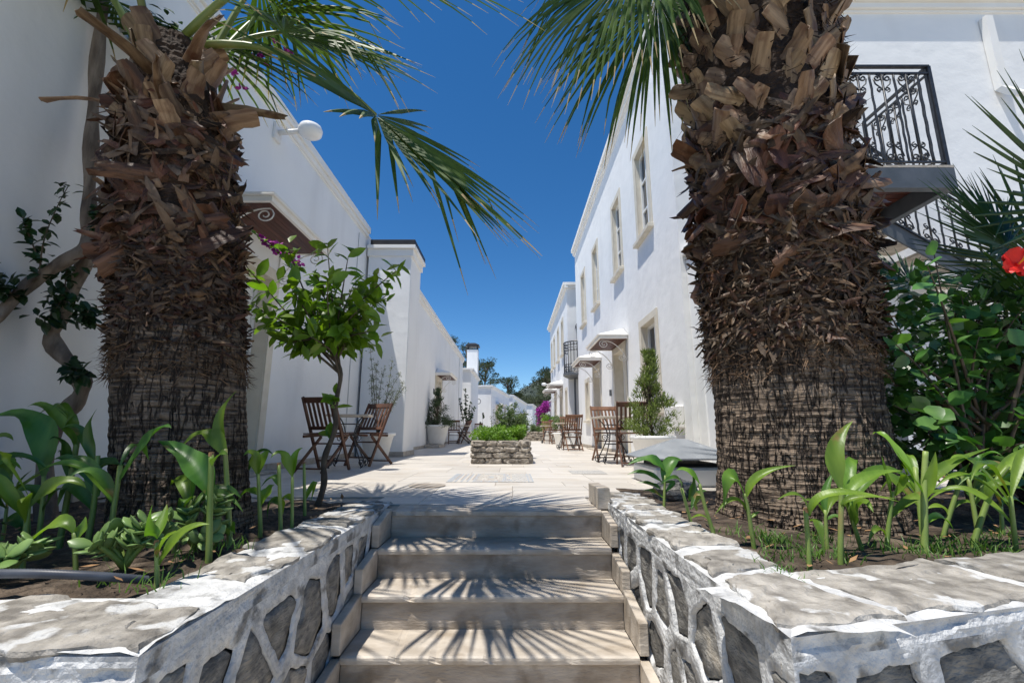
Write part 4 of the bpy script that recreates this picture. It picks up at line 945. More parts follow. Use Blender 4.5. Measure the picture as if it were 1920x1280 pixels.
# ================================================================ PALMS
def boot_mesh(name, m, seed, L, W0, W1, curl, twist, teeth=0.0, thick=0.012, chan=0.3, ragged=0.0):
    """dried leaf base: channelled tapering plate along +Y, outer side +Z"""
    r = random.Random(seed); n, k = 6, 4; top = []; bot = []
    for i in range(n + 1):
        t = i / n; w = W0 + (W1 - W0) * (t ** .7); y = L * t; zc = curl * L * t * t
        for j in range(k + 1):
            s = j / k * 2 - 1
            e = abs(s) > .99
            tw = twist * t * s * w
            jag = (teeth * (1 if i % 2 else -.3) if e else 0)
            yy = y + (ragged * L * r.uniform(-.5, .35) if i == n else 0)
            p = Vector((s * (w / 2 + jag) + .012 * math.sin(t * 5 + seed), yy, zc + chan * w * (s * s) * -.5 + tw + r.uniform(-.003, .003)))
            top.append(p); bot.append(p - Vector((0, 0, thick * (1.2 - .7 * abs(s)))))
    N = len(top); k1 = k + 1; fs = []
    for i in range(n):
        for j in range(k):
            a = i * k1 + j; fs += [(a, a + 1, a + k1 + 1, a + k1), (N + a + 1, N + a, N + a + k1, N + a + k1 + 1)]
        a = i * k1; fs += [(a + k1, N + a + k1, N + a, a), (a + k, N + a + k, N + a + k1 + k, a + k1 + k)]
    for j in range(k):
        a = n * k1 + j; fs += [(a, a + 1, N + a + 1, N + a)]
    mb = MB().add(top + bot, fs)
    return mb.mesh(name, m, smooth=False)
BT = [boot_mesh('leaf_base', M['boot_tan'], 10 + i, rnd(.24, .34), rnd(.16, .22), rnd(.08, .115), rnd(-.05, .3), rnd(-.3, .3), .007) for i in range(8)]
BB = [boot_mesh('leaf_base', M['boot_brown'], 30 + i, rnd(.26, .42), rnd(.12, .2), rnd(.04, .10), rnd(-.9, .1), rnd(-.8, .8), .003, .010, rnd(.2, .8), .18) for i in range(12)]
BG = [boot_mesh('leaf_base', M['boot_grey'], 50 + i, rnd(.1, .2), rnd(.07, .13), rnd(.015, .06), rnd(-1.1, .1), rnd(-1, 1), .002, .004, rnd(.1, .9), .5) for i in range(8)]
BL_ = [boot_mesh('leaf_base', M['boot_tan'], 70 + i, rnd(.45, .6), .13, .05, rnd(.3, .6), rnd(-.4, .4), .004, .02, .5, .1) for i in range(3)]
def trunk_mesh(cfun, rfun, z0, z1, nz, na, amp, m, parent, name, fiss=1.0, seed=0):
    vs = []; 
    for i in range(nz + 1):
        z = z0 + (z1 - z0) * i / nz; c = cfun(z)
        for k in range(na):
            a = 2 * math.pi * k / na; ca_, sa_ = math.cos(a), math.sin(a)
            wob = noise.noise((ca_ * 4, sa_ * 4, z * 3 + seed)) * .12
            v1 = noise.noise((ca_ * 2.5, sa_ * 2.5, z * 2 + seed)); v2 = noise.noise((math.cos(a + wob) * 17, math.sin(a + wob) * 17, z * 2.2 + seed)); v3 = noise.noise((ca_ * 2, sa_ * 2, z * 38 + seed)); v4 = noise.noise((ca_ * 30, sa_ * 30, z * 30 + seed))
            # upright fissures crossed by thin horizontal leaf-scar ridges
            f = -max(0.0, .16 - abs(v2)) * 4.5
            r = rfun(z) + amp * fiss * (f * .8 + v1 * .5 + v3 * .35 + v4 * .3)
            vs.append((c[0] + ca_ * r, c[1] + sa_ * r, z))
    fs = [(i * na + k, i * na + (k + 1) % na, (i + 1) * na + (k + 1) % na, (i + 1) * na + k) for i in range(nz) for k in range(na)]
    fs.append(tuple(nz * na + k for k in range(na)))
    return MB().add(vs, fs).build(name, m, parent, smooth=False, fixn=False)
def fibres(parent, cfun, rfun, z0, z1, n, seed, Lr=(.04, .13), m='fibre', droop=True, wr=(.003, .010), name='fibre'):
    r = random.Random(seed); mb = MB()
    for _ in range(n):
        z = r.uniform(z0, z1); a = r.uniform(0, 2 * math.pi); c = cfun(z); rr = rfun(z) * r.uniform(.96, 1.04)
        o = Vector((math.cos(a), math.sin(a), 0)); tg = Vector((-math.sin(a), math.cos(a), 0)); p = Vector((c[0], c[1], z)) + o * rr
        d = (o * r.uniform(.05, .6) + tg * r.uniform(-1.3, 1.3) + Vector((0, 0, r.uniform(-1.0, .35) if droop else r.uniform(-.3, 1)))).normalized()
        L = r.uniform(*Lr); w = r.uniform(*wr); s = d.cross(Vector((r.uniform(-1, 1), r.uniform(-1, 1), r.uniform(-1, 1))))
        if s.length < .01: continue
        s.normalize(); b = Vector((r.uniform(-1, 1), r.uniform(-1, 1), r.uniform(-1.2, .5))) * L * .25
        q = p + d * L * .55 + b * .4; e = p + d * L + b
        mb.add([p - s * w, p + s * w, q - s * w * .9, q + s * w * .9, e], [(0, 1, 3, 2), (2, 3, 4)])
    o = mb.build(name, M[m], parent, fixn=False); o['kind'] = 'stuff'; return o
def shag(parent, cfun, rfun, z0, z1, n, seed, L=(.05, .14), W=(.018, .05), mats=('boot_grey', 'boot_brown', 'fibre', 'fibre_core', 'boot_tan'), wt=(5, 4, 3, 3, 1), up=(-1.0, .4), name='shredded_sheath'):
    """small torn curled flakes of old leaf sheath"""
    r = random.Random(seed); mb = MB(); idx = [k for k, w in enumerate(wt) for _ in range(w)]
    for _ in range(n):
        z = r.uniform(z0, z1); a = R(-90) + r.uniform(-1, 1) * R(150); c = cfun(z); o = Vector((math.cos(a), math.sin(a), 0)); tg = Vector((-math.sin(a), math.cos(a), 0))
        p = Vector((c[0], c[1], z)) + o * (rfun(z) * r.uniform(.97, 1.03)); d = (tg * r.uniform(-1.2, 1.2) + Vector((0, 0, r.uniform(*up))) + o * r.uniform(0, .45)).normalized()
        l = r.uniform(*L); w = r.uniform(*W) / 2; s = d.cross(o); s = s.normalized() if s.length > .01 else tg; nn = s.cross(d)
        if nn.dot(o) < 0: nn = -nn
        cu = r.uniform(-1.2, .7); tw = r.uniform(-.9, .9); hook = r.uniform(-.5, .5); vs = []
        for i in range(5):
            t = i / 4; q = p + d * (l * t) + nn * (cu * l * t * t * .45 + .012 * t) + s * (hook * l * t * t); ww = w * (1 - .55 * t) * (1 if i < 4 else r.uniform(.2, .8)); sv = s * math.cos(tw * t) + nn * math.sin(tw * t)
            vs += [q - sv * ww + d * (r.uniform(-.2, .2) * l if i == 4 else 0), q + nn * ww * .35, q + sv * ww + d * (r.uniform(-.2, .2) * l if i == 4 else 0)]
        mb.add(vs, [f for i in range(4) for f in ((i * 3, i * 3 + 1, i * 3 + 4, i * 3 + 3), (i * 3 + 1, i * 3 + 2, i * 3 + 5, i * 3 + 4))], r.choice(idx))
    ob = mb.build(name, [M[k] for k in mats], parent, fixn=False); ob['kind'] = 'stuff'; return ob
def put_boots(parent, meshes, cfun, rfun, z0, z1, n, seed, up=(.3, .8), out=(.3, .8), tan=(-.7, .7), sc=(.85, 1.15), off=-.025):
    r = random.Random(seed)
    for i in range(n):
        z = z0 + (z1 - z0) * (i + r.uniform(-.5, .5)) / n; a = R(-90) + (((i * .61803) % 1) * 2 - 1) * R(132) + r.uniform(-.15, .15)
        o = Vector((math.cos(a), math.sin(a), 0)); tg = Vector((-math.sin(a), math.cos(a), 0)); c = cfun(z)
        d = o * r.uniform(*out) + Vector((0, 0, 1)) * r.uniform(*up) + tg * r.uniform(*tan)
        p = Vector((c[0], c[1], z)) + o * (rfun(z) + off)
        inst('leaf_base', r.choice(meshes), parent, frame_mtx(p, d, o, r.uniform(*sc)))
def frond(parent, p0, hub, axis, nrm, Rr, spread=112, n=42, grav=.35, sag=.12, seed=0, mats=None, name='frond', petr=(.026, .013), thorns=True, lenvar=.12, wscale=1.0, tipdry=True, bunch=1.0):
    """fan leaf: petiole from p0 to hub, n folded leaflets"""
    r = random.Random(seed); axis = Vector(axis).normalized(); nrm = Vector(nrm); nrm = (nrm - axis * nrm.dot(axis)).normalized(); sd = axis.cross(nrm)
    hub = Vector(hub); mb = MB(); G = Vector((0, 0, -1)); dl = R(2 * spread) / n / 2
    ts = (0.03, .22, .42, .58, .74, .88, 1.0)
    for k in range(n):
        kk = (k + .5) / n * 2 - 1; a = R(spread) * math.copysign(abs(kk) ** bunch, kk) + r.uniform(-.2, .2) * dl
        L = Rr * (1 - .22 * (abs(a) / R(spread)) ** 2) * (1 + r.uniform(-lenvar, lenvar))
        d0 = axis * math.cos(a) + sd * math.sin(a); d0 = (d0 + nrm * (.12 + r.uniform(-.06, .06))).normalized()
        gk = grav * r.uniform(.6, 1.5); p = hub.copy(); prev = 0; vs = []; broken = r.random() < .12; bt = r.uniform(.5, .8)
        for i, t in enumerate(ts):
            d = (d0 + G * gk * t * t * 1.6 + (G * 1.4 if broken and t > bt else Vector())).normalized()
            p = p + d * (L * (t - prev)); prev = t
            s = d.cross(nrm)
            if s.length < 1e-3: s = sd.copy()
            s.normalize(); nn = s.cross(d)
            w = wscale * Rr * t * math.tan(dl) * 1.02 if t <= .42 else wscale * Rr * .42 * math.tan(dl) * (1 - ((t - .42) / .58) ** 1.6) * 1.02
            w = max(w, .0012); f = .55 * w
            vs += [p - s * w - nn * f, p + nn * f * .4, p + s * w - nn * f]
        fs = []; base = len(mb.v)
        for i in range(len(ts) - 1):
            q = i * 3; fa = [(q, q + 1, q + 4, q + 3), (q + 1, q + 2, q + 5, q + 4)]
            mb.add([], [], 0)
            k0 = base
            mb.f += [tuple(x + k0 for x in ff) for ff in fa]; mb.mi += [1 if (tipdry and i == len(ts) - 2) else 0] * 2
        mb.v += [tuple(v) for v in vs]
    fo = mb.build(name, mats or [M['frond'], M['frond_tip']], parent, fixn=False, smooth=False)
    p0 = Vector(p0); mid = (p0 + hub) / 2 + Vector((0, 0, sag)) 
    pts = bez(p0, mid, hub, 9); pb = MB()
    pb.tube(pts, [petr[0] + (petr[1] - petr[0]) * i / 9 for i in range(10)], 7)
    if thorns:
        for i in range(34):
            t = i / 34 * .95; q = pts[int(t * 9)].lerp(pts[min(9, int(t * 9) + 1)], t * 9 - int(t * 9)); dd = (pts[-1] - pts[0]).normalized()
            s = dd.cross(Vector((0, -1, .3))).normalized() * (1 if i % 2 else -1); rr_ = petr[0] * (1 - .5 * t)
            pb.add([q + s * rr_ * .8 - dd * .005, q + s * rr_ * .8 + dd * .005, q + s * (rr_ + .010) + dd * .006], [(0, 1, 2)])
    pb.build('petiole', M['petiole'], fo, smooth=True, fixn=False)
    return fo
# ---- right palm
PR = thing('palm_tree', 'stout palm on the right, trunk shaggy with tan cut leaf bases', 'palm tree', (1.70, 2.78, 0), 'palms flanking the steps')
cR = lambda z: (1.70 + .012 * z, 2.78)
rR = lambda z: .43 + .055 * math.exp(-z * 4.5) + .012 * z
trunk_mesh(cR, rR, -.1, 1.12, 230, 420, .020, M['bark'], PR, 'trunk', seed=1)
rK = lambda z: .435 + .015 * math.sin(min(1, (z - .9) / .6) * 1.57)
trunk_mesh(cR, rK, .98, 3.95, 110, 110, .03, M['fibre_core'], PR, 'upper_trunk', seed=2)
fibres(PR, cR, lambda z: rK(z) + .006, .90, 2.4, 5200, 1, (.02, .09), wr=(.0008, .003))
fibres(PR, cR, lambda z: rK(z) + .012, 2.3, 3.6, 2200, 21, (.04, .13), 'fibre_core', wr=(.001, .005))
shag(PR, cR, lambda z: rK(z) + .005, .96, 1.75, 3000, 3, (.04, .12), (.012, .045))
shag(PR, cR, lambda z: rK(z) + .012, 1.6, 2.35, 450, 13, (.08, .2), (.03, .085), up=(-.6, .7))
put_boots(PR, BB, cR, rK, 1.5, 2.4, 145, 4, (-.6, .7), (.05, .24), (-1, 1), (.75, 1.1), off=-.005)
put_boots(PR, BT, cR, rK, 2.15, 3.5, 165, 5, (.3, .8), (.14, .36), (-.9, .9), (.75, 1.0))
fibres(PR, cR, lambda z: rR(z) + .004, .80, .97, 1500, 41, (.03, .10), wr=(.0008, .003))
# ---- left palm, leaning away
PL = thing('palm_tree', 'leaning palm on the left with dangling brown leaf bases and a low green frond', 'palm tree', (-1.70, 2.46, 0), 'palms flanking the steps')
cL = lambda z: (-1.67 - .155 * z, 2.46)
rL = lambda z: .285 + .035 * math.exp(-z * 8) + .02 * z
trunk_mesh(cL, rL, -.1, 1.05, 220, 360, .017, M['bark'], PL, 'trunk', seed=5)
rM = lambda z: .272 + .012 * math.sin(min(1, (z - .85) / .6) * 1.57) - max(0, z - 2.0) * .12
trunk_mesh(cL, rM, .92, 2.85, 90, 100, .026, M['fibre_core'], PL, 'upper_trunk', seed=6)
fibres(PL, cL, lambda z: rM(z) + .004, .86, 2.4, 5000, 7, (.02, .08), wr=(.0008, .0028))
shag(PL, cL, lambda z: rM(z) + .004, .92, 1.55, 2600, 9, (.035, .1), (.012, .04))
shag(PL, cL, lambda z: rM(z) + .008, 1.4, 2.4, 450, 14, (.06, .17), (.025, .07), up=(-.7, .7))
put_boots(PL, BB, cL, rM, 1.35, 2.4, 170, 10, (-1.0, .5), (.03, .18), (-.8, .8), (.55, .85), off=-.004)
put_boots(PL, BT, cL, rM, 2.05, 2.75, 34, 11, (.4, .9), (.2, .45), (-.6, .6), (.6, .85))
fibres(PL, cL, lambda z: rL(z) + .004, .76, .93, 1300, 42, (.03, .09), wr=(.0008, .0028))
put_boots(PL, BL_, cL, rM, 2.2, 2.7, 7, 12, (.3, .6), (.5, .8), (-.4, .4), (.6, .8))
# crowns: visible fronds first
TL = Vector((-2.1, 2.46, 2.75))
frond(PL, (-1.92, 2.42, 2.85), (-0.88, 2.6, 2.5), (.69, .08, -.72), (.64, -.45, .60), 1.2, 112, 58, .12, .34, 1, bunch=1.6, lenvar=.22, wscale=1.25)
frond(PL, TL + Vector((.1, .08, .1)), (-1.62, 2.75, 3.28), (.9, .1, -.22), (.2, -.55, .85), 1.05, 100, 40, .25, .1, 2)
frond(PL, TL + Vector((.1, -.1, .1)), (-1.12, 2.22, 3.34), (1, .05, -.12), (.15, -.5, .85), 1.35, 75, 34, .22, .25, 3, wscale=.7)
def crown(parent, T, specs, seed, pl=(.8, 1.05), Rr=(1.0, 1.25)):
    r = random.Random(seed)
    for i, (az, el) in enumerate(specs):
        a = R(az); e = R(el); d = Vector((math.cos(a) * math.cos(e), math.sin(a) * math.cos(e), math.sin(e)))
        L = r.uniform(*pl); hub = T + d * L; hz = Vector((math.cos(a), math.sin(a), 0))
        ax = (d + Vector((0, 0, -.55)) + hz * .3).normalized()
        frond(parent, T + Vector((hz.x, hz.y, 0)) * .12 - Vector((0, 0, .1)), hub, ax, Vector((0, 0, 1)) - hz * .2, r.uniform(*Rr), 105, 34, r.uniform(.3, .6), .12, seed * 50 + i, thorns=False, tipdry=True, wscale=.75)
# azimuth 0 = towards the other palm, -90 = towards the camera
crown(PL, TL, [(-112, 58), (25, 66), (70, 60), (120, 50), (165, 45), (215, 45)], 21)
TR = Vector((1.75, 2.78, 3.9))
frond(PR, TR + Vector((-.15, 0, .05)), (0.92, 2.78, 3.86), (-.62, .05, -.62), (-.35, -.85, .45), 1.34, 100, 56, .95, .2, 31, wscale=.95)
frond(PR, TR + Vector((-.12, .1, .05)), (1.16, 3.05, 3.9), (-.28, .2, -.85), (-.45, -.85, .3), 1.34, 92, 56, .8, .2, 32, wscale=.95)
crown(PR, TR, [(200, 42), (300, 45), (335, 40), (0, 45), (40, 50), (80, 60), (115, 62), (240, 62)], 22)

# ---- small fan palm at the right edge
FP = thing('fan_palm', 'dark spiky fan palm at the right edge behind the hibiscus', 'palm tree', (3.45, 3.1, 0))
cF = lambda z: (3.45, 3.1)
trunk_mesh(cF, lambda z: .16, 0, 1.25, 40, 60, .03, M['fibre_core'], FP, 'trunk', seed=9)
fibres(FP, cF, lambda z: .17, .05, 1.3, 900, 14, (.06, .2), 'fibre_core')
fm = [M['fanpalm'], M['fanpalm']]
for k, (hub, ax, nr, Rr, gv) in enumerate([((3.78, 2.75, 1.95), (-.6, -.1, .62), (-.1, -1, .15), 1.08, .0), ((3.35, 2.9, 1.72), (-.75, -.1, .4), (.0, -.9, .5), .7, .05), ((3.95, 3.2, 1.7), (-.2, .1, .9), (-.2, -1, .1), .9, .0),
                                           ((3.1, 2.6, 1.25), (-.7, -.5, .25), (.1, -.4, .9), .6, .15), ((4.0, 2.5, 1.5), (.5, -.5, .5), (0, -.5, .8), .7, .1), ((3.3, 3.6, 1.7), (-.3, .6, .6), (0, -.5, .8), .7, .1)]):
    frond(FP, (3.45, 3.1, 1.2), hub, ax, nr, Rr, 118, 58, gv, .05, 60 + k, fm, petr=(.014, .008), wscale=1.15, tipdry=False)

# ================================================================ BED PLANTS
def blade(pts, W, fold=.35, up=None, n=10, wmax=.42, wave=.0, seed=0):
    """lance leaf along a bezier midrib of three points"""
    p0_, p1_, p2_ = (Vector(q) for q in pts); P = bez(p0_, p1_ * 1.7 - (p0_ + p2_) * .35, p2_, n); vs = []; 
    for i, p in enumerate(P):
        t = i / n; d = (P[min(i + 1, n)] - P[max(i - 1, 0)]).normalized()
        u = Vector(up) if up else Vector((0, -.55, 1)); s = d.cross(u)
        if s.length < .05: s = d.cross(Vector((0, -1, 0)))
        s.normalize(); nn = s.cross(d)
        w = .92 * W / 2 * (math.sin(math.pi / 2 * t / wmax) ** .8 if t < wmax else 1 - ((t - wmax) / (1 - wmax)) ** 1.55) if 0 < i < n else (W * .07 if i == 0 else .0005)
        wv = wave * math.sin(t * 13 + seed) * w
        vs += [p - s * w + nn * (fold * w + wv), p - s * w * .5 + nn * fold * w * .35, p.copy(), p + s * w * .5 + nn * fold * w * .35, p + s * w + nn * (fold * w - wv)]
    fs = []
    for i in range(n):
        for j in range(4): a = i * 5 + j; fs.append((a, a + 1, a + 6, a + 5))
    return MB().add(vs, fs)
def canna(spec, label, group, seed):
    B, st, lv, dark, cut = spec; r = random.Random(seed)
    t = thing('canna_plant', label, 'plant', B, group)
    pts = spline([(B[0], B[1], B[2] - .05)] + [B] + list(st), 4); n = len(pts)
    h = st[-1][2] - B[2]; r0 = .007 + .009 * min(1, h / .5)
    MB().tube(pts, [r0 * (1 - .35 * i / n) for i in range(n)], 8).build('stem', M['canna_stem'], t, smooth=True)
    if cut:
        MB().tube([pts[-1] - Vector((0, 0, .01)), pts[-1] + Vector((0, 0, .006))], [r0 * .72, r0 * .7], 8).build('cut_end', M['dry_leaf'], t)
    for k, (p, W) in enumerate(lv):
        m = 'canna_dark' if dark and r.random() < .85 else 'canna'
        # wide leaves are longer than they look; a short sheath joins them to the stem
        b = blade(p, W * (.74 if B[0] > 0 else .78), r.uniform(.25, .6), (r.uniform(-.4, .4), -.7, 1), 12, r.uniform(.3, .42), r.uniform(0, .3), k)
        b.build('leaf', [M[m]], t, smooth=True, fixn=False)
LR = ['clump of dark broad leaves by the upright kerb blocks of the right bed', 'small dark-leaved shoot beside the grey rocks of the right bed', 'thin curved shoot with drooping bright leaves on the right wall edge',
      'canna with one arching broad leaf and one long pointed leaf near the right wall', 'cut canna stalk at the front corner of the right bed', 'canna with the tallest upright blade before the right palm',
      'dark slim canna tucked behind the tallest blade by the right palm', 'canna with crossing leaves to the right of the palm trunk', 'tall thin canna with long leaves spread both ways in the right bed',
      'slender bent canna behind the spreading one in the right bed', 'thick leaning canna at the right end of the bed', 'dark low canna under the hibiscus bush']
for i, s in enumerate(CANNA_R): canna(s, LR[i], 'cannas in the right bed', 300 + i)
LL = ['largest canna on the left with one huge arching leaf against the white wall', 'low dark canna clump at the far left edge of the bed', 'canna with broad dark leaves just left of the left palm trunk',
      'canna with one long leaf bowed over the grey hose', 'short cut canna with split leaves beside the coping corner', 'thick cut canna stalk with one big leaf crossing the left palm trunk',
      'tall canna with furled pointed leaf in front of the left palm trunk', 'small reddish-leaved canna at the foot of the left palm', 'canna with bright cupped leaf right of the left palm',
      'dark upright canna touching the right side of the left palm', 'cut canna stump among the shoots near the lemon tree', 'bright two-leaved canna next to the lemon tree', 'bare canna stump closest to the lemon trunk']
for i, s in enumerate(CANNA_L): canna(s, LL[i], 'cannas in the left bed', 400 + i)

def canna_auto(x, y_, h, n, label, group, seed, dark=0):
    r = random.Random(seed); st = [(x + r.uniform(-.05, .05), y_ + r.uniform(-.04, .04), h)]; lv = []
    for k in range(n):
        a = r.uniform(0, 6.28); z = h * r.uniform(.45, 1); L = r.uniform(.2, .38); c = Vector((x + (st[0][0] - x) * z / h, y_ + (st[0][1] - y_) * z / h, z)); o = Vector((math.cos(a), math.sin(a) * .7, 0)); e = r.uniform(.1, .9)
        lv.append(([tuple(c), tuple(c + o * L * .42 + Vector((0, 0, L * (.35 + .25 * e)))), tuple(c + o * L * (.95 - .3 * e) + Vector((0, 0, L * (.75 * e - .05))))], r.uniform(.045, .085)))
    canna(((x, y_, .02), st, lv, dark, 0), label, group, seed)
for k, (x, y_, h, n_, lab_, d) in enumerate([(-2.25, 1.95, .42, 6, 'tall leafy canna in the far left corner before the white wall', 1), (-1.98, 1.75, .30, 6, 'bushy canna left of the largest arching leaf', 0), (-2.05, 2.2, .5, 5, 'canna standing close to the vine trunk', 1),
                                             (-1.78, 1.78, .26, 5, 'low bright canna behind the small succulent rosettes', 0), (-1.62, 1.95, .36, 5, 'leafy canna between the palm foot and the huge leaf', 1), (-1.44, 2.08, .22, 5, 'short canna nestled against the left palm foot', 1)]):
    canna_auto(x, y_, h, n_, lab_, 'cannas in the left bed', 450 + k, d)
for k, (x, y_, h, n_, lab_, d) in enumerate([(1.45, 2.02, .22, 5, 'short leafy canna at the foot of the right palm', 0), (1.78, 2.1, .34, 6, 'leafy canna between the palm and the spreading one', 0), (2.12, 2.2, .3, 6, 'leafy canna in front of the hibiscus stems', 1), (2.05, 1.98, .24, 5, 'low bright canna near the right end of the coping', 0)]):
    canna_auto(x, y_, h, n_, lab_, 'cannas in the right bed', 470 + k, d)

# succulents
def jade_leaf():
    mb = MB(); n = 10; rings = [(0, 0, .0), (.25, .35, .2), (.55, .5, .25), (.8, .42, .2), (1, .06, .03)]; vs = []
    for y, w, th in rings:
        for k in range(n): a = 2 * math.pi * k / n; vs.append((math.cos(a) * w * .055 + 0, y * .08 , math.sin(a) * th * .03 + y * y * .012))
    fs = [(i * n + k, i * n + (k + 1) % n, (i + 1) * n + (k + 1) % n, (i + 1) * n + k) for i in range(4) for k in range(n)]
    return mb.add(vs, fs).mesh('leaf', M['jade'], smooth=True)
JL = jade_leaf()
def succulent(loc, s, n, label, seed):
    r = random.Random(seed); t = thing('succulent_plant', label, 'plant', loc, 'succulents in the left bed'); L = Vector(loc)
    st = MB(); tips = []
    for k in range(n):
        a = r.uniform(0, 6.28); e = r.uniform(.5, 1.4); q = L + Vector((math.cos(a) * math.cos(e), math.sin(a) * math.cos(e), math.sin(e))) * s * r.uniform(.5, 1)
        st.tube(bez(L, (L + q) / 2 + Vector((0, 0, .02)), q, 4), [.012, .01, .009, .008, .007], 6); tips.append((q, (q - L).normalized()))
    st.build('stem', M['canna_stem'], t, smooth=True)
    for q, d in tips:
        u = d.orthogonal().normalized(); w = d.cross(u)
        for k in range(7):
            a = k * 2.4; o = u * math.cos(a) + w * math.sin(a); dr = (o * r.uniform(.7, 1) + d * r.uniform(.1, .7)).normalized()
            inst('leaf', JL, t, frame_mtx(q - d * .012 * (k // 2), dr, d, r.uniform(.6, 1.0)))
succulent((-1.30, 2.0, .03), .22, 9, 'pale green jade succulent against the left palm base', 1)
succulent((-1.36, 1.72, .03), .17, 8, 'jade succulent spilling to the coping in front of the left palm', 2)
succulent((-1.66, 1.62, .03), .11, 6, 'small succulent rosettes by the grey hose', 3)
# hose lying on the coping
hp = spline([(-3.0, 1.72, .06), (-2.2, 1.62, .05), (-1.85, 1.53, .085), (-1.6, 1.455, .088), (-1.4, 1.46, .085), (-1.27, 1.52, .06), (-1.2, 1.62, .02)], 40)
tag(MB().tube(hp, [.0125 + .0012 * (i % 2) for i in range(len(hp))], 10).build('garden_hose', M['hose'], smooth=True), 'grey corrugated hose lying along the left wall coping', 'hose')
# rocks beside the vent
for k, (x, y_, s) in enumerate([(1.19, 3.55, .12), (1.36, 3.72, .09)]):
    mb = MB(); bm = bmesh.new(); bmesh.ops.create_icosphere(bm, subdivisions=3, radius=1)
    vs = [v.co * (s * (1 + .35 * noise.noise(v.co * 1.6 + Vector((k * 9, 0, 0))) + .12 * noise.noise(v.co * 5))) for v in bm.verts]; fs = [tuple(v.index for v in f.verts) for f in bm.faces]; bm.free()
    mb.add([(x + v.x, y_ + v.y, .05 + v.z * .9) for v in vs], fs)
    tag(mb.build('rock', M['schist']), ['rounded grey rock at the edge of the right bed by the vent', 'smaller grey rock between the vent and the right palm'][k], 'rock')
# grass and weeds (uncountable)
def tufts(name, label, spots, seed, H=(.02, .075), m='grass', per=36, spread=.1):
    r = random.Random(seed); mb = MB()
    for (x, y_, z) in spots:
        for _ in range(per):
            a = r.uniform(0, 6.28); q = r.random() * spread; p = Vector((x + math.cos(a) * q, y_ + math.sin(a) * q, z))
            h = r.uniform(*H); d = Vector((r.uniform(-.6, .6), r.uniform(-.6, .6), 1)).normalized() * h; s = Vector((r.uniform(-1, 1), r.uniform(-1, 1), 0)).normalized() * .0025
            m_ = p + d * .55; e = p + d + Vector((d.x, d.y, -.2 * h)) * .5
            mb.add([p - s, p + s, m_ + s * .8, m_ - s * .8, e], [(0, 1, 2, 3), (3, 2, 4)])
    tag(mb.build(name, M[m], fixn=False), label, 'grass', kind='stuff')
rs = random.Random(5)
tufts('grass', 'short green grass tufts in the right bed behind the coping', [(rs.uniform(.88, 2.3), 0, 0) for _ in range(0)] + [(x, 1.50 + .2586 * (x - .6) + rs.uniform(.0, .25), .03) for x in [rs.uniform(.84, 2.3) for _ in range(20)]] + [(1.1 + rs.uniform(-.1, .3), 2.1 + rs.uniform(-.1, .2), .03) for _ in range(8)], 5)
tufts('grass', 'few grass blades in the left bed by the coping', [(-1.2 + rs.uniform(-.1, .1), 1.6 + rs.uniform(-.05, .5), .02) for _ in range(8)], 6, per=14)
# dry leaf litter
def litter():
    r = random.Random(8); mb = MB()
    for _ in range(420):
        if r.random() < .5: x, y_ = r.uniform(-2.6, -1.12), r.uniform(1.5, 3.3)
        else: x = r.uniform(.92, 3.2); y_ = 1.5 + .2586 * (x - .6) + r.uniform(.05, 1.5)
        rquad(mb, (x, y_, .035 + r.random() * .02), r.uniform(.02, .06), r.uniform(.008, .025), Vector((r.uniform(-.4, .4), r.uniform(-.4, .4), 1)), d=Vector((r.uniform(-1, 1), r.uniform(-1, 1), r.uniform(-.1, .3))).normalized())
    tag(mb.build('leaf_litter', M['dry_leaf'], fixn=False), 'dry leaf litter scattered over the soil of both beds', 'litter', kind='stuff')
litter()

# ================================================================ LEMON TREE, HIBISCUS, VINE
def leaf_mesh(L, W, m, droop, fold, wmax=.45, n=4, wave=0):
    mb = MB(); leafshape(mb, L, W, n, droop, fold, wmax=wmax); return mb.mesh('leaf', M[m], smooth=True, fixn=False)
LE = [leaf_mesh(.135, .062, 'lemon', .25, .25), leaf_mesh(.115, .055, 'lemon', .5, .35), leaf_mesh(.15, .066, 'lemon', .1, .2), leaf_mesh(.09, .042, 'lemon', .3, .3)]
def leafy(parent_crown, nodes, meshes, r, per=1, sc=(.75, 1.15), up=.5, hang=.35, cap=300):
    k = 0
    for p, d in nodes:
        for _ in range(per):
            if k >= cap: return
            u = d.orthogonal().normalized(); a = r.uniform(0, 6.28); o = u * math.cos(a) + d.cross(u) * math.sin(a)
            dr = (o * r.uniform(.6, 1) + d * r.uniform(.2, .9) + Vector((0, 0, -hang * r.random()))).normalized()
            nr = Vector((r.uniform(-.5, .5), r.uniform(-.8, .3), 1)) * up + rdir_(r) * .5
            inst('leaf', r.choice(meshes), parent_crown, frame_mtx(p, dr, nr, r.uniform(*sc))); k += 1
def rdir_(r):
    return Vector((r.uniform(-1, 1), r.uniform(-1, 1), r.uniform(-1, 1))).normalized()
LT = thing('lemon_tree', 'young lemon tree with round glossy crown beside the left end of the steps', 'tree', (-1.3, 3.22, 0))
tp = spline([(-1.33, 3.24, -.05), (-1.29, 3.25, .14), (-1.30, 3.25, .31), (-1.24, 3.25, .52), (-1.25, 3.25, .68), (-1.23, 3.25, .9), (-1.30, 3.26, 1.08), (-1.36, 3.26, 1.3)], 5)
n = len(tp); MB().tube(tp, [.024 * (1 - .5 * i / n) + .002 * math.sin(i * 1.3) for i in range(n)], 8).build('trunk', M['twig'], LT, smooth=True)
r = random.Random(17); tw = MB(); nodes = []
CC = Vector((-1.38, 3.28, 1.42))
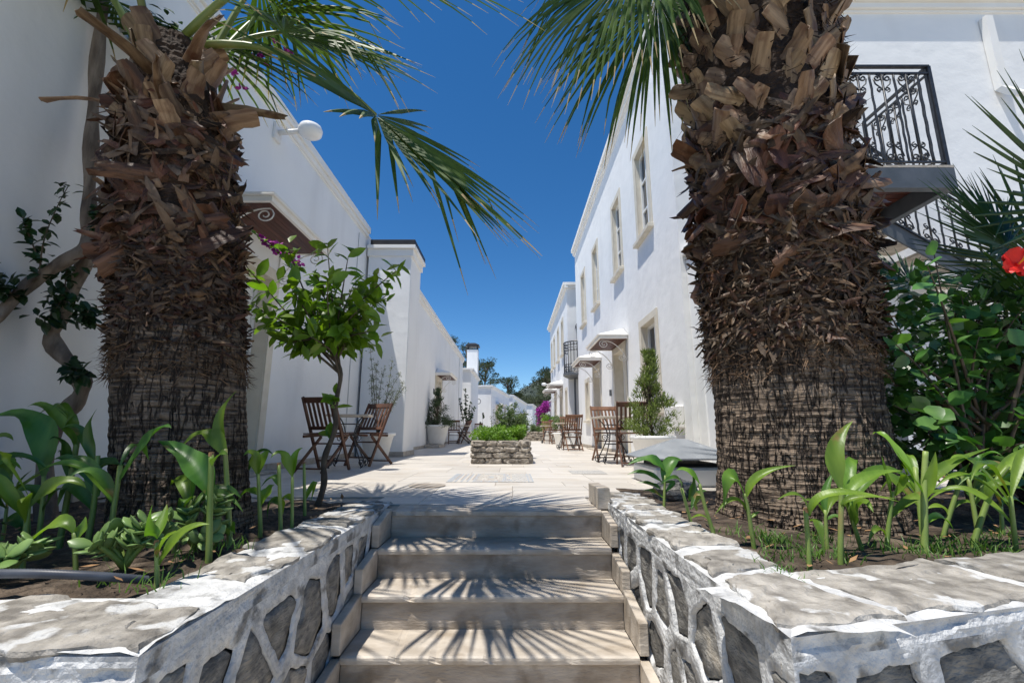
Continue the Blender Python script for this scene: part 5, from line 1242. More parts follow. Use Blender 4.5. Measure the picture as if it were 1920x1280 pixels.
ends = [(-1.9, 3.2, 1.42), (-1.82, 3.1, 1.58), (-1.86, 3.35, 1.3), (-.86, 3.2, 1.66), (-.95, 3.3, 1.5), (-1.62, 3.1, 1.8), (-1.4, 3.25, 1.87), (-1.2, 3.15, 1.75), (-1.1, 3.4, 1.62), (-1.05, 3.1, 1.36), (-1.6, 3.5, 1.6), (-1.3, 3.55, 1.65), (-1.7, 3.0, 1.3), (-1.5, 2.98, 1.45), (-1.25, 2.95, 1.5), (-1.15, 3.0, 1.2), (-1.55, 3.1, 1.1), (-1.35, 2.98, 1.12), (-1.72, 3.35, 1.15), (-1.15, 3.45, 1.18), (-1.45, 3.2, 1.65), (-1.0, 3.2, 1.2)]
for e in ends:
    e = Vector(e); b = tp[-r.randint(3, 12)]; pts = bez(b, (b + e) / 2 + Vector((r.uniform(-.08, .08), r.uniform(-.05, .05), r.uniform(-.02, .12))), e, 6)
    tw.tube(pts, [.010 - .0012 * i for i in range(7)], 5)
    for i in range(1, 7):
        d = (pts[i] - pts[i - 1]).normalized()
        for q in range(2 if i > 1 else 1): nodes.append((pts[i - 1].lerp(pts[i], r.random()), d))
    nodes.append((e, (pts[-1] - pts[-2]).normalized()))
crown_o = tw.build('crown', M['twig'], LT, smooth=True)
nodes = [q for q in nodes if q[0].z > 1.06]
leafy(crown_o, nodes, LE, r, 1, (.9, 1.3), cap=285)
mb = MB()
for _ in range(460):
    p, d = r.choice(nodes)
    if p.z < 1.12: continue
    p = p.copy(); q = p + rdir_(r) * .07
    leafshape(mb, r.uniform(.1, .15), r.uniform(.048, .066), 3, r.uniform(0, .5), .25, frame_mtx(q, (rdir_(r) + d * .5 + Vector((0, 0, -.35))).normalized(), Vector((r.uniform(-.5, .5), r.uniform(-.8, .3), 1))))
o = mb.build('inner_foliage', M['lemon'], LT, fixn=False, smooth=True); o['kind'] = 'stuff'
low = [(Vector((-1.25, 3.24, .66 + .012 * i)), Vector((r.uniform(-.8, .8), -.4, .8)).normalized()) for i in range(9)] + [(Vector((-1.27, 3.24, .45 + .015 * i)), Vector((r.uniform(-.9, .3), -.4, .5)).normalized()) for i in range(3)]
leafy(crown_o, low, LE, r, 1, (.7, 1.1), cap=12)

HB = thing('hibiscus_bush', 'dark glossy hibiscus bush with one red flower at the right edge', 'bush', (2.5, 2.55, 0))
HE = [leaf_mesh(.105, .075, 'hibiscus', .25, .18, .4), leaf_mesh(.085, .06, 'hibiscus', .45, .22, .4), leaf_mesh(.115, .08, 'hibiscus', .15, .15, .42)]
r = random.Random(23); tw = MB(); nodes = []; root = Vector((2.55, 2.6, 0)); back = MB()
for k in range(34):
    e = Vector((r.uniform(2.0, 3.3), r.uniform(2.15, 3.0), r.uniform(.4, 1.52)))
    if e.x < 2.15: e.z = r.uniform(.55, 1.4)
    b = root + Vector((r.uniform(-.1, .15), r.uniform(-.1, .1), r.uniform(.1, .6))); pts = bez(b, (b + e) / 2 + Vector((0, 0, .12)), e, 7)
    tw.tube(pts, [.011 - .0012 * i for i in range(8)], 5)
    for i in range(3, 8):
        d = (pts[i] - pts[i - 1]).normalized()
        nodes.append((pts[i].copy(), d))
        if e.y < 2.6: nodes.append((pts[i].lerp(pts[i - 1], .5), d))
        else:
            for _ in range(5): rquad(back, pts[i] + rdir_(r) * .07, .09, .06, Vector((r.uniform(-.5, .5), r.uniform(-1, 0), 1)), d=rdir_(r))
for k in range(2600):
    a = Vector((r.uniform(2.05, 3.5), r.uniform(2.45, 3.2), r.uniform(.15, 1.4)));
    if (a.x - 2.7) ** 2 / .75 + (a.z - .85) ** 2 / .42 < 1: rquad(back, a, .09, .06, Vector((r.uniform(-.5, .5), r.uniform(-1, 0), 1)), d=rdir_(r))
tw.tube([root - Vector((0, 0, .05)), root + Vector((0, 0, .6))], [.03, .02], 7)
crown_o = tw.build('crown', M['twig'], HB, smooth=True)
nodes.sort(key=lambda q: q[0].y); leafy(crown_o, nodes[:295], HE, r, 1, (.75, 1.15), .7)
bo = back.build('inner_foliage', M['hibiscus'], HB, fixn=False); bo['kind'] = 'stuff'
# the flower
fl = Vector((2.60, 2.22, 1.34)); face = Vector((-.35, -1, .15)).normalized(); u = face.orthogonal().normalized(); v = face.cross(u)
def petal():
    mb = MB(); vs = []; n = 8; m_ = 6
    for i in range(n + 1):
        t = i / n; w = .055 * math.sin(math.pi * min(1, .12 + t * .78)) ** .8
        for j in range(m_ + 1):
            s = j / m_ * 2 - 1; vs.append((s * w, t * .085, .025 * t * t * 1.4 - .02 * s * s * t + .006 * math.sin(s * 7 + t * 9) * t))
    k = m_ + 1; fs = [(i * k + j, i * k + j + 1, (i + 1) * k + j + 1, (i + 1) * k + j) for i in range(n) for j in range(m_)]
    return mb.add(vs, fs).mesh('petal', M['red'], smooth=True, fixn=False)
PM = petal(); flo = MB().tube([fl - face * .03, fl + face * .012], [.014, .010], 8).build('flower', M['red'], HB)
for k in range(5):
    a = 2 * math.pi * k / 5 + .3; d = u * math.cos(a) + v * math.sin(a); inst('petal', PM, flo, frame_mtx(fl, d + face * .25, face, 1.0))
MB().tube(bez(fl, fl + face * .05, fl + face * .085 + Vector((0, 0, .02)), 6), [.005, .004, .004, .004, .006, .007, .005], 6).build('stamen', M['yellow'], flo)

# ---- bougainvillea vine on the left wall
VN = thing('bougainvillea_vine', 'old woody bougainvillea climbing the shaded left wall', 'vine', (-2.7, 2.75, 0))
vp = spline([(-2.62, 2.72, -.05), (-2.74, 2.75, .37), (-2.7, 2.75, .56), (-2.6, 2.75, .71), (-2.63, 2.75, .84), (-2.83, 2.75, 1.04), (-2.81, 2.75, 1.21), (-2.73, 2.75, 1.53), (-2.74, 2.75, 1.78), (-2.80, 2.75, 2.16), (-2.86, 2.74, 2.68), (-2.88, 2.7, 3.3), (-2.88, 2.65, 4.3)], 5)
n = len(vp); tr_ = MB().tube(vp, [.047 + .008 * math.sin(i * 1.1) - .0002 * i for i in range(n)], 12); tr_.build('trunk', M['vine_bark'], VN, smooth=True)
br = spline([(-2.71, 2.74, 1.75), (-2.66, 2.65, 1.6), (-2.76, 2.6, 1.46), (-2.84, 2.55, 1.33), (-2.84, 2.4, 1.08), (-2.86, 2.2, .98), (-2.88, 1.9, .9)], 5)
MB().tube(br, [.034 + .005 * math.sin(i) for i in range(len(br))], 9).build('branch', M['vine_bark'], VN, smooth=True)
MB().tube(spline([(-2.66, 2.76, 1.9), (-2.60, 2.8, 2.25), (-2.66, 2.8, 2.7), (-2.72, 2.82, 3.4)], 6), .035, 8).build('branch', M['vine_bark'], VN, smooth=True)
vf = MB(); r = random.Random(31)
def sprig(pts, per, L=(.05, .085), mb=None, spread=.04, tubes=None):
    P = spline(pts, 5)
    for i in range(len(P) - 1):
        d = (P[i + 1] - P[i]).normalized()
        for _ in range(per):
            q = P[i] + rdir_(r) * spread * r.random(); l = r.uniform(*L); dd = (rdir_(r) + d * .4 + Vector((0, 0, -.3))).normalized()
            leafshape(mb, l, l * .6, 3, .4, .25, frame_mtx(q, dd, Vector((r.uniform(-.4, .6), -.8, 1))))
    if tubes is not None: tubes.tube(P, [.006 - .004 * i / len(P) for i in range(len(P))], 4)
vk = []
for pts, per, sp in [([(-2.80, 2.6, 1.42), (-2.83, 2.5, 1.62), (-2.84, 2.45, 1.72)], 3, .04), ([(-2.78, 2.55, 1.4), (-2.74, 2.5, 1.6), (-2.70, 2.5, 1.82), (-2.66, 2.5, 1.95)], 3, .04),
                     ([(-2.84, 2.5, 1.25), (-2.84, 2.4, 1.32), (-2.84, 2.3, 1.3)], 9, .09), ([(-2.78, 2.7, 1.5), (-2.75, 2.68, 1.3), (-2.8, 2.66, 1.15)], 10, .09), ([(-2.62, 2.7, 1.25), (-2.56, 2.65, 1.16), (-2.5, 2.6, 1.2)], 6, .06),
                     ([(-2.62, 2.7, .9), (-2.55, 2.65, .84), (-2.5, 2.62, .8)], 6, .05), ([(-2.62, 2.8, 2.55), (-2.5, 2.85, 2.45), (-2.42, 2.9, 2.3)], 12, .1), ([(-2.6, 2.8, 3.0), (-2.45, 2.9, 2.85), (-2.3, 3.0, 2.75)], 12, .12),
                     ([(-2.6, 2.8, 3.4), (-2.3, 2.95, 3.4), (-1.9, 3.1, 3.5)], 12, .14), ([(-2.66, 2.7, 1.9), (-2.6, 2.65, 1.8), (-2.55, 2.6, 1.72)], 4, .05)]:
    vt = MB(); sprig(pts, per, (.05, .085), vf, sp, vt); vt.build('shoot', M['twig'], VN)
o = vf.build('foliage', M['vine'], VN, fixn=False); o['kind'] = 'stuff'
fm_ = MB()
def bracts(c, n, s, mb, rr):
    for _ in range(n):
        q = Vector(c) + rdir_(rr) * s * rr.random() ** .5; d = rdir_(rr)
        for k in range(3):
            dd = (d + rdir_(rr) * .8).normalized(); leafshape(mb, .046, .038, 2, -.3, .3, frame_mtx(q, dd, d))
sh = MB(); spts = spline([(-2.66, 2.8, 2.75), (-2.72, 3.5, 2.75), (-2.62, 4.15, 2.48), (-2.45, 4.2, 2.36), (-2.27, 4.2, 2.22), (-2.10, 4.2, 2.10)], 6)
sh.tube(spts, .005, 4); sh.build('flowering_shoot', M['twig'], VN)
for i in range(18, len(spts)): bracts(spts[i], 4, .06, fm_, r)
sl = MB()
for i in range(14, len(spts)):
    for _ in range(2): leafshape(sl, .06, .04, 3, .4, .2, frame_mtx(spts[i], rdir_(r), Vector((0, -.6, 1))))
so = sl.build('shoot_leaves', M['lemon'], VN, fixn=False); so['kind'] = 'stuff'
for c in [(-2.5, 2.85, 2.5), (-2.35, 2.95, 2.9), (-2.25, 3.0, 3.3), (-2.0, 3.1, 3.45), (-2.1, 3.0, 3.1), (-1.85, 3.1, 3.5), (-2.45, 2.9, 2.3)]: bracts(c, 5, .1, fm_, r)
fo = fm_.build('bracts', M['magenta'], VN, fixn=False); fo['kind'] = 'stuff'

# ================================================================ FURNITURE, POTS, PLANTER
def make_chair(wood):
    """wooden folding garden chair; front towards +Y, origin on the ground under the seat"""
    t = thing('garden_chair', 'x', 'chair')
    W = .44; m = M[wood]
    for s in (-1, 1):
        x = s * W / 2
        # long stile: from front foot up to the top of the back
        MB().bar((x, .27, 0), (x, -.20, .93), .024, .045, (0, 1, 0)).build('back_stile', m, t, bevel=.004)
        xi = s * (W / 2 - .027)
        MB().bar((xi, -.30, 0), (xi, .22, .43), .022, .042, (0, 1, 0)).build('leg', m, t, bevel=.004)
        MB().bar((xi, -.16, .435), (xi, .25, .45), .022, .035).build('seat_rail', m, t, bevel=.003)
    def at(z): return .27 - .47 * z / .93
    MB().bar((-W / 2 + .013, at(.89), .89), (W / 2 - .013, at(.89), .89), .028, .075, (0, -.45, .93)).build('top_rail', m, t, bevel=.005)
    MB().bar((-W / 2 + .013, at(.54), .54), (W / 2 - .013, at(.54), .54), .026, .045, (0, -.45, .93)).build('lower_rail', m, t, bevel=.004)
    sl = MB().bar((0, at(.555), .555), (0, at(.86), .86), .034, .012, (0, 1, 0)).mesh('back_slat', m, bevel=.002)
    for k in range(6): inst('back_slat', sl, t, Matrix.Translation((-.158 + .0632 * k, 0, 0)))
    ss = MB().bar((-W / 2 + .03, 0, .468), (W / 2 - .03, 0, .468), .048, .016).mesh('seat_slat', m, bevel=.003)
    for k in range(7): inst('seat_slat', ss, t, Matrix.Translation((0, -.15 + .066 * k, 0.0016 * k)))
    MB().bar((-W / 2 + .012, .21, .12), (W / 2 - .012, .21, .12), .03, .02).build('stretcher', m, t, bevel=.003)
    MB().bar((-W / 2 + .04, -.245, .05), (W / 2 - .04, -.245, .05), .03, .02).build('stretcher', m, t, bevel=.003)
    MB().bar((-W / 2 + .012, .10, .34), (W / 2 - .012, .10, .34), .02, .02).build('stretcher', m, t)
    return t
def make_table():
    """small table: pale top on a curly wrought-iron stand"""
    t = thing('side_table', 'x', 'table')
    MB().box(-.28, .28, -.28, .28, .70, .73).build('table_top', M['tabletop'], t, bevel=.004)
    b = MB()
    for a in range(4):
        ang = R(45 + 90 * a); c, s = math.cos(ang), math.sin(ang)
        pts = [(.30, .02), (.25, .12), (.14, .32), (.10, .45), (.16, .6), (.26, .695)]
        b.tube([(c * q.x, s * q.x, q.y) for q in [Vector((u, v, 0)) for u, v in [(p.x, p.y) for p in spline([(u, v, 0) for u, v in pts], 4)]]], .009, 6)
        b.tube([(c * u, s * u, v) for u, v in spiral((.285, .075), .065, 1.4, R(-90), 1, 20)], .008, 5)
        b.tube([(c * u, s * u, v) for u, v in spiral((.16, .40), .05, 1.3, R(180), -1, 16)], .006, 5)
    for z, rr in ((.30, .145), (.45, .10), (.60, .16)): b.tube([(rr * math.cos(a), rr * math.sin(a), z) for a in [2 * math.pi * i / 20 for i in range(21)]], .006, 5, cap=False)
    b.build('iron_stand', M['iron'], t, smooth=True)
    return t
ch0 = make_chair('wood'); ch1 = make_chair('wood_sunlit'); tb0 = make_table()
CH = [  # loc, rotation, label, sunny: wood copy with sunlight in its colour
    ((-2.42, 6.0, 0), R(-12), 'nearest dark folding chair on the left, partly behind the lemon trunk', 0),
    ((-2.16, 7.1, 0), R(158), 'reclined dark folding chair facing the nearest left one across a table', 0),
    ((-2.30, 18.4, 0), R(5), 'dark folding chair before the climbing plant on the left', 0),
    ((-1.95, 19.2, 0), R(120), 'dark folding chair angled behind the table near the climbing plant', 0),
    ((-1.90, 26.2, 0), R(10), 'far dark folding chair by the narrow chimney block', 0),
    ((-0.55, 33.0, 0), R(80), 'small far chair half hidden by the planter shrubs', 0),
    ((1.62, 7.95, 0), R(183), 'sunlit tan folding chair with its back to the white wall beside the potted thuja', 1),
    ((1.80, 6.95, 0), R(-8), 'dark backed folding chair directly in front of the potted thuja', 0),
    ((1.62, 12.3, 0), R(4), 'sunlit tan folding chair under the second canopy on the right', 1),
    ((1.66, 13.5, 0), R(184), 'chair tucked behind the table under the second canopy', 1),
    ((1.72, 18.3, 0), R(4), 'sunlit tan folding chair in front of the farther right house', 1),
    ((1.55, 20.0, 0), R(186), 'chair facing it across the table at the farther right house', 1),
    ((1.75, 26.5, 0), R(6), 'last sunlit tan chair along the right side of the lane', 1),
    ((5.02, 5.3, 0), R(-30), 'folding chair glimpsed between the right palm and the hibiscus', 1)]
used = set()
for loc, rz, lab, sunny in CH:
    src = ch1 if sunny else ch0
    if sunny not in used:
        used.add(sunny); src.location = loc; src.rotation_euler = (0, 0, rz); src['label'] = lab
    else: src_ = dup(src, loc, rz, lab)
for o in [o for o in scene.objects if o.get('category') == 'chair']: o['group'] = 'wooden folding chairs'
TB = [((-2.3, 6.58, 0), R(10), 'pale-topped table between the two nearest left chairs'), ((-1.95, 18.7, 0), 0, 'small table beside the climbing plant on the left'), ((-1.62, 26.4, 0), 0, 'far small table by the narrow chimney block'),
      ((1.62, 7.45, 0), R(5), 'pale-topped table between chairs beside the potted thuja'), ((1.50, 12.95, 0), 0, 'pale-topped table under the second canopy on the right'), ((1.45, 19.2, 0), 0, 'pale-topped table in front of the farther right house'), ((1.5, 27.2, 0), 0, 'last small table along the right side of the lane')]
for i, (loc, rz, lab) in enumerate(TB):
    if i == 0: tb0.location = loc; tb0.rotation_euler = (0, 0, rz); tb0['label'] = lab
    else: dup(tb0, loc, rz, lab)
for o in [o for o in scene.objects if o.get('category') == 'table']: o['group'] = 'small iron tables'

# ---- pots
def pot(loc, label, s=1.0, square=True):
    t = thing('plant_pot', label, 'pot', loc, 'white plant pots'); x, y_, z = loc
    n = 4 if square else 28; ph = math.pi / 4 if square else 0; k = 1.18 if square else 1.0
    def ring(r_, zz): return [(x + r_ * k * s * math.cos(ph + 2 * math.pi * i / n), y_ + r_ * k * s * math.sin(ph + 2 * math.pi * i / n), z + zz * s) for i in range(n)]
    prof = [(.19, .0), (.20, .03), (.215, .06), (.30, .44), (.335, .445), (.34, .50), (.31, .502), (.29, .44), (.0, .43)]
    vs = [p for r_, zz in prof for p in ring(max(r_, .001), zz)]; fs = [(i * n + q, i * n + (q + 1) % n, (i + 1) * n + (q + 1) % n, (i + 1) * n + q) for i in range(len(prof) - 1) for q in range(n)]
    fs.append(tuple(range(n - 1, -1, -1)))
    MB().add(vs, fs).build('shell', M['pot'], t, smooth=not square, bevel=.006 if square else 0)
    rr = ring(.285, .455); MB().add(rr, [tuple(range(n))]).build('earth', M['soil'], t)
    return t
pot((-2.42, 8.35, .0), 'white pot behind the reclined left chair, holding a wispy olive', .95, False)
pot((-2.38, 14.7, .09), 'large white pot on a step beside the left canopied door', 1.2, False)
pot((-2.05, 20.6, 0), 'white pot of the climbing plant on the left', 1.0, False)
pot((1.86, 6.15, 0), 'white pot of the bushy thuja by the right wall', .88, False)
pot((1.75, 16.6, 0), 'far white pot in front of the farther right house', .9, False)
pot((1.9, 24.0, 0), 'distant white pot near the last right-hand chairs', .9, False)

def shrub(name, label, cat, base, shape, m, trunk_pts, n, L, W, seed, parts=('stem', 'foliage'), up=0.0, sticks=0, group=None, outward=0.0, bark='twig', tr=.012):
    """leafy plant: shape(r) gives (point, outward direction)"""
    r = random.Random(seed); t = thing(name, label, cat, base, group); st = MB()
    P = spline(trunk_pts, 4); st.tube(P, [tr * (1 - .6 * i / len(P)) for i in range(len(P))], 6)
    mb = MB()
    for i in range(n):
        q, o = shape(r); d = (rdir_(r) * (1 - outward) + o * outward + Vector((0, 0, up))).normalized()
        rquad(mb, q, r.uniform(*L), r.uniform(*W), rdir_(r), d=d)
        if sticks and i % sticks == 0:
            b = P[min(len(P) - 1, r.randrange(len(P)))]; st.tube([b, (b + q) / 2 + Vector((0, 0, .03)), q], [tr * .35, tr * .25, tr * .1], 4)
    st.build(parts[0], M[bark], t, smooth=True); f = mb.build(parts[1], M[m], t, fixn=False); f['kind'] = 'stuff'
    return t
def cone_shape(c, h, r0, dens=1.0, lobes=7, tip=.03, seed=0):
    c = Vector(c)
    sub = random.Random(seed); cl = []
    for k in range(int(26 * dens)):
        t = sub.random() ** 1.7; a = k * 2.4; rr = (r0 * (1 - t) + tip) * sub.uniform(.55, 1.05); cl.append((Vector((math.cos(a) * rr, math.sin(a) * rr, t * h)), .16 * r0 + .20 * r0 * (1 - t)))
    def f(r):
        p, s = r.choice(cl); 
        if r.random() < .35:   # along the limb
            k = r.uniform(.2, 1); q = Vector((p.x * k, p.y * k, p.z - (1 - k) * .25 * r0)) + rdir_(r) * s * .35
        else: q = p + rdir_(r) * s * r.random() ** .6 + Vector((0, 0, .3 * s))
        o = Vector((q.x, q.y, .35 * r0 + .0)); o = o.normalized() if o.length > 1e-4 else Vector((0, 0, 1))
        return c + q, (o + Vector((0, 0, .5))).normalized()
    return f
def blob_shape(c, rx, ry, rz, k=14, seed=0, s=.4):
    c = Vector(c); sub = random.Random(seed); cl = []
    for _ in range(k):
        d = rdir_(sub); q = sub.uniform(.3, .95); cl.append((Vector((d.x * rx * q, d.y * ry * q, d.z * rz * q)), sub.uniform(.6, 1.2) * s * min(rx, rz)))
    def f(r):
        p, q = r.choice(cl); d = rdir_(r); return c + p + d * q * r.random() ** .4, d
    return f
# potted plants
shrub('potted_thuja', 'feathery yellow-green thuja in the white pot by the right wall', 'plant', (1.86, 6.15, .45), cone_shape((1.86, 6.15, .48), 1.12, .31, 2.2, seed=2), 'thuja', [(1.86, 6.15, .43), (1.85, 6.15, .8), (1.86, 6.16, 1.5)], 5200, (.035, .085), (.008, .016), 3, up=.35, sticks=70, outward=.45, tr=.018)
shrub('potted_conifer', 'grey-green conifer in the large white pot on the left', 'plant', (-2.38, 14.7, .62), cone_shape((-2.38, 14.7, .66), 1.15, .46, 2.0, seed=5), 'conifer', [(-2.38, 14.7, .6), (-2.37, 14.7, 1.1), (-2.38, 14.7, 1.75)], 4800, (.04, .09), (.012, .024), 4, up=.3, sticks=60, outward=.4, tr=.02)
def olive_shape(seed, base, ends):
    sub = random.Random(seed); br_ = [bez(base, Vector(base).lerp(Vector(e), .5) + Vector((sub.uniform(-.1, .1), 0, .15)), e, 8) for e in ends]
    def f(r):
        b = r.choice(br_); i = r.randrange(3, 9); return b[i] + rdir_(r) * .07 * r.random(), rdir_(r)
    return f, br_
def branchy(name, label, base, ends, m, n, L, W, seed, tr=.008, group=None):
    f, br_ = olive_shape(seed, base, ends); t = thing(name, label, 'plant', base, group); r = random.Random(seed); st = MB(); mb = MB()
    for b in br_: st.tube(b, [tr * (1 - .08 * i) for i in range(9)], 5)
    for _ in range(n): q, d = f(r); rquad(mb, q, r.uniform(*L), r.uniform(*W), d=(d + Vector((0, 0, .3))).normalized())
    st.build('stem', M['twig'], t, smooth=True); o = mb.build('foliage', M[m], t, fixn=False); o['kind'] = 'stuff'; return t
branchy('potted_olive', 'wispy grey olive in the pot behind the left chairs', (-2.42, 8.35, .42), [(-2.62, 8.3, 1.95), (-2.5, 8.3, 1.7), (-2.35, 8.3, 1.62), (-2.2, 8.25, 1.75), (-2.05, 8.25, 1.5), (-1.95, 8.2, 1.25), (-2.0, 8.3, 1.35), (-2.6, 8.4, 1.5), (-2.15, 8.3, 1.2)], 'olive', 1500, (.035, .06), (.009, .014), 9)
branchy('climbing_plant', 'dark climbing plant on a stake in the left white pot', (-2.05, 20.6, .42), [(-2.1, 20.6, 2.3), (-2.05, 20.6, 2.0), (-1.85, 20.6, 1.75), (-2.3, 20.6, 1.7), (-1.7, 20.6, 1.55), (-2.1, 20.6, 1.4), (-1.8, 20.5, 1.25), (-2.35, 20.6, 1.9)], 'vine', 420, (.07, .13), (.05, .08), 10, .014)
branchy('slender_sapling', 'thin sapling in front of the far canopied door', (-1.05, 27.5, 0), [(-1.1, 27.5, 1.75), (-1.0, 27.5, 1.5), (-.85, 27.5, 1.3), (-1.25, 27.5, 1.35), (-.95, 27.5, 1.0)], 'olive', 260, (.06, .11), (.02, .04), 12, .012)
branchy('slender_sapling', 'bare curving sapling by the small end block', (.9, 33.5, 0), [(.55, 33.5, 2.1), (.5, 33.5, 1.6), (.65, 33.5, 1.2), (.45, 33.5, 1.9)], 'conifer', 160, (.07, .13), (.03, .05), 13, .02)
shrub('small_conifer', 'little brown-green conifer beside the narrow chimney block', 'plant', (-1.75, 27.6, 0), cone_shape((-1.75, 27.6, .3), 1.2, .25, 1, seed=8), 'conifer', [(-1.75, 27.6, 0), (-1.75, 27.6, 1.3)], 1300, (.05, .1), (.02, .04), 6, up=.4, outward=.4)
shrub('potted_bush', 'leafy bush in the far pot before the farther right house', 'plant', (1.75, 16.6, .4), blob_shape((1.75, 16.6, .75), .32, .32, .35, seed=3), 'shrub2', [(1.75, 16.6, .4), (1.75, 16.6, .8)], 1100, (.05, .1), (.02, .035), 14)
shrub('potted_bush', 'pale leafy bush in the distant pot near the last right-hand chairs', 'plant', (1.9, 24.0, .4), blob_shape((1.9, 24.0, .95), .45, .45, .5, seed=4), 'shrub', [(1.9, 24, .4), (1.9, 24, .9)], 1100, (.06, .12), (.03, .05), 15)

# ---- stone planter in the middle of the lane: courses of rounded stones
def stone_planter(label, x0, x1, y0, y1, courses, ch, seed, sl=.26, ledge=True):
    t = thing('stone_planter', label, 'planter', ((x0 + x1) / 2, (y0 + y1) / 2, 0), 'stone planters'); r = random.Random(seed); H_ = courses * ch
    MB().box(x0 + .05, x1 - .05, y0 + .05, y1 - .05, 0, H_ - .06).build('core', M['planter_mortar'], t)
    cents = []
    for c in range(courses):
        for side in ('f', 'r', 'l', 'b'):
            a, b = (x0, x1) if side in 'fb' else (y0, y1)
            p = a + (0 if c % 2 else -.0)
            while p < b - .04:
                l = sl * r.uniform(.6, 1.45)
                if b - (p + l) < .1: l = b - p
                cents.append((side, p + l / 2, l, c)); p += l
    bm = bmesh.new(); bmesh.ops.create_icosphere(bm, subdivisions=4, radius=1); base = [v.co.copy() for v in bm.verts]; fc = [tuple(v.index for v in f.verts) for f in bm.faces]; bm.free()
    for side, p, l, c in cents:
        if side == 'b' and c < courses - 1: continue
        hz = ch * r.uniform(.46, .56); dp = .085; sd = r.random() * 50
        vs = []
        for v in base:
            q = Vector([math.copysign(abs(k) ** .5, k) for k in v]); q *= 1 + .26 * noise.noise(v * 1.7 + Vector((sd, 0, 0))) + .16 * noise.noise(v * 4.5 + Vector((0, sd, 0)))
            w_ = (q.x * l * .52, q.y * dp, q.z * hz)
            zc = (c + .5) * ch
            if side == 'f': vs.append((p + w_[0], y0 + .06 + w_[1], zc + w_[2]))
            elif side == 'b': vs.append((p + w_[0], y1 - .06 + w_[1], zc + w_[2]))
            elif side == 'r': vs.append((x1 - .06 + w_[1], p + w_[0], zc + w_[2]))
            else: vs.append((x0 + .06 + w_[1], p + w_[0], zc + w_[2]))
        MB().add(vs, fc).build('stone', M['planter_stone'], t, smooth=True, fixn=False)
    MB().box(x0 + .14, x1 - .14, y0 + .14, y1 - .14, H_ - .059, H_ - .03).build('earth', M['soil'], t)
    if ledge: MB().box(x1 - .01, x1 + .06, y0 + .02, y1, 0.001, .14).build('plinth', M['planter_stone'], t, bevel=.01)
    return t
stone_planter('low planter of rounded grey stones in the middle of the lane, full of green shrubs', -.62, .27, 7.3, 9.4, 4, .088, 3)
stone_planter('second low stone planter farther down the lane beside the bougainvillea', .75, 2.0, 24.5, 27.0, 4, .12, 4, .4, False)
hedge_n = 0
lab = ['bright green low shrub at the front left of the stone planter', 'bright green low shrub at the front right of the stone planter', 'low shrub in the middle of the stone planter', 'low shrub at the back of the stone planter']
for k, (x, y_) in enumerate([(-.40, 7.75), (.02, 7.72), (-.2, 8.2), (-.1, 8.8)]):
    shrub('low_shrub', lab[k], 'shrub', (x, y_, .33), blob_shape((x, y_, .43), .3, .32, .13, 22, seed=20 + k, s=.75), 'shrub', [(x, y_, .3), (x, y_, .45)], 2400, (.035, .065), (.016, .03), 40 + k, up=.5, group='low shrubs in the stone planter')
branchy('planter_shrub', 'taller upright grey-green shrub rising from the stone planter', (-.08, 8.5, .33), [(-.08 + .13 * math.cos(k * 2.4) * (1 + k % 3 * .5), 8.5 + .2 * math.sin(k * 2.4), .98 - .045 * k) for k in range(11)], 'shrub2', 1700, (.05, .09), (.014, .024), 50, .007)
branchy('planter_shrub', 'shorter grey-green shrub to the right in the stone planter', (.14, 8.7, .33), [(.14 + .11 * math.cos(k * 2.4) * (1 + k % 2 * .5), 8.7 + .2 * math.sin(k * 2.4), .82 - .035 * k) for k in range(9)], 'shrub2', 1200, (.05, .09), (.014, .024), 51, .007)
shrub('low_shrub', 'low green shrub filling the second stone planter', 'shrub', (1.3, 25.6, .45), blob_shape((1.3, 25.6, .6), .6, .9, .28, 20, seed=33, s=.8), 'shrub2', [(1.3, 25.6, .4), (1.3, 25.6, .7)], 2200, (.06, .12), (.03, .05), 52, up=.3)

# ---- roof vent: zinc pyramid on legs over a white kerb
VT = thing('roof_vent', 'low white vent box with grey pyramid cowl near the right palm', 'vent', (1.6, 4.55, 0))
x0, x1, y0, y1 = 1.30, 2.06, 4.3, 5.05
MB().box(x0, x1, y0, y1, 0, .17).build('kerb', M['plaster'], VT, bevel=.02)
MB().box(x0 + .1, x1 - .1, y0 + .1, y1 - .1, .171, .2).build('opening', M['black'], VT)
for a in (x0 + .1, x1 - .1):
    for b in (y0 + .1, y1 - .1): MB().tube([(a, b, .17), (a, b, .26)], .012, 6).build('leg', M['black'], VT)
e = .06; zb = .255
MB().add([(x0 - e, y0 - e, zb), (x1 + e, y0 - e, zb), (x1 + e, y1 + e, zb), (x0 - e, y1 + e, zb), (x0 + .33, y0 + .33, zb + .17), (x1 - .33, y0 + .33, zb + .17), (x1 - .33, y1 - .33, zb + .17), (x0 + .33, y1 - .33, zb + .17),
          (x0 - e, y0 - e, zb - .012), (x1 + e, y0 - e, zb - .012), (x1 + e, y1 + e, zb - .012), (x0 - e, y1 + e, zb - .012)],
         [(0, 1, 5, 4), (1, 2, 6, 5), (2, 3, 7, 6), (3, 0, 4, 7), (4, 5, 6, 7), (8, 11, 10, 9), (0, 8, 9, 1), (1, 9, 10, 2), (2, 10, 11, 3), (3, 11, 8, 0)]).build('cowl', M['zinc'], VT)

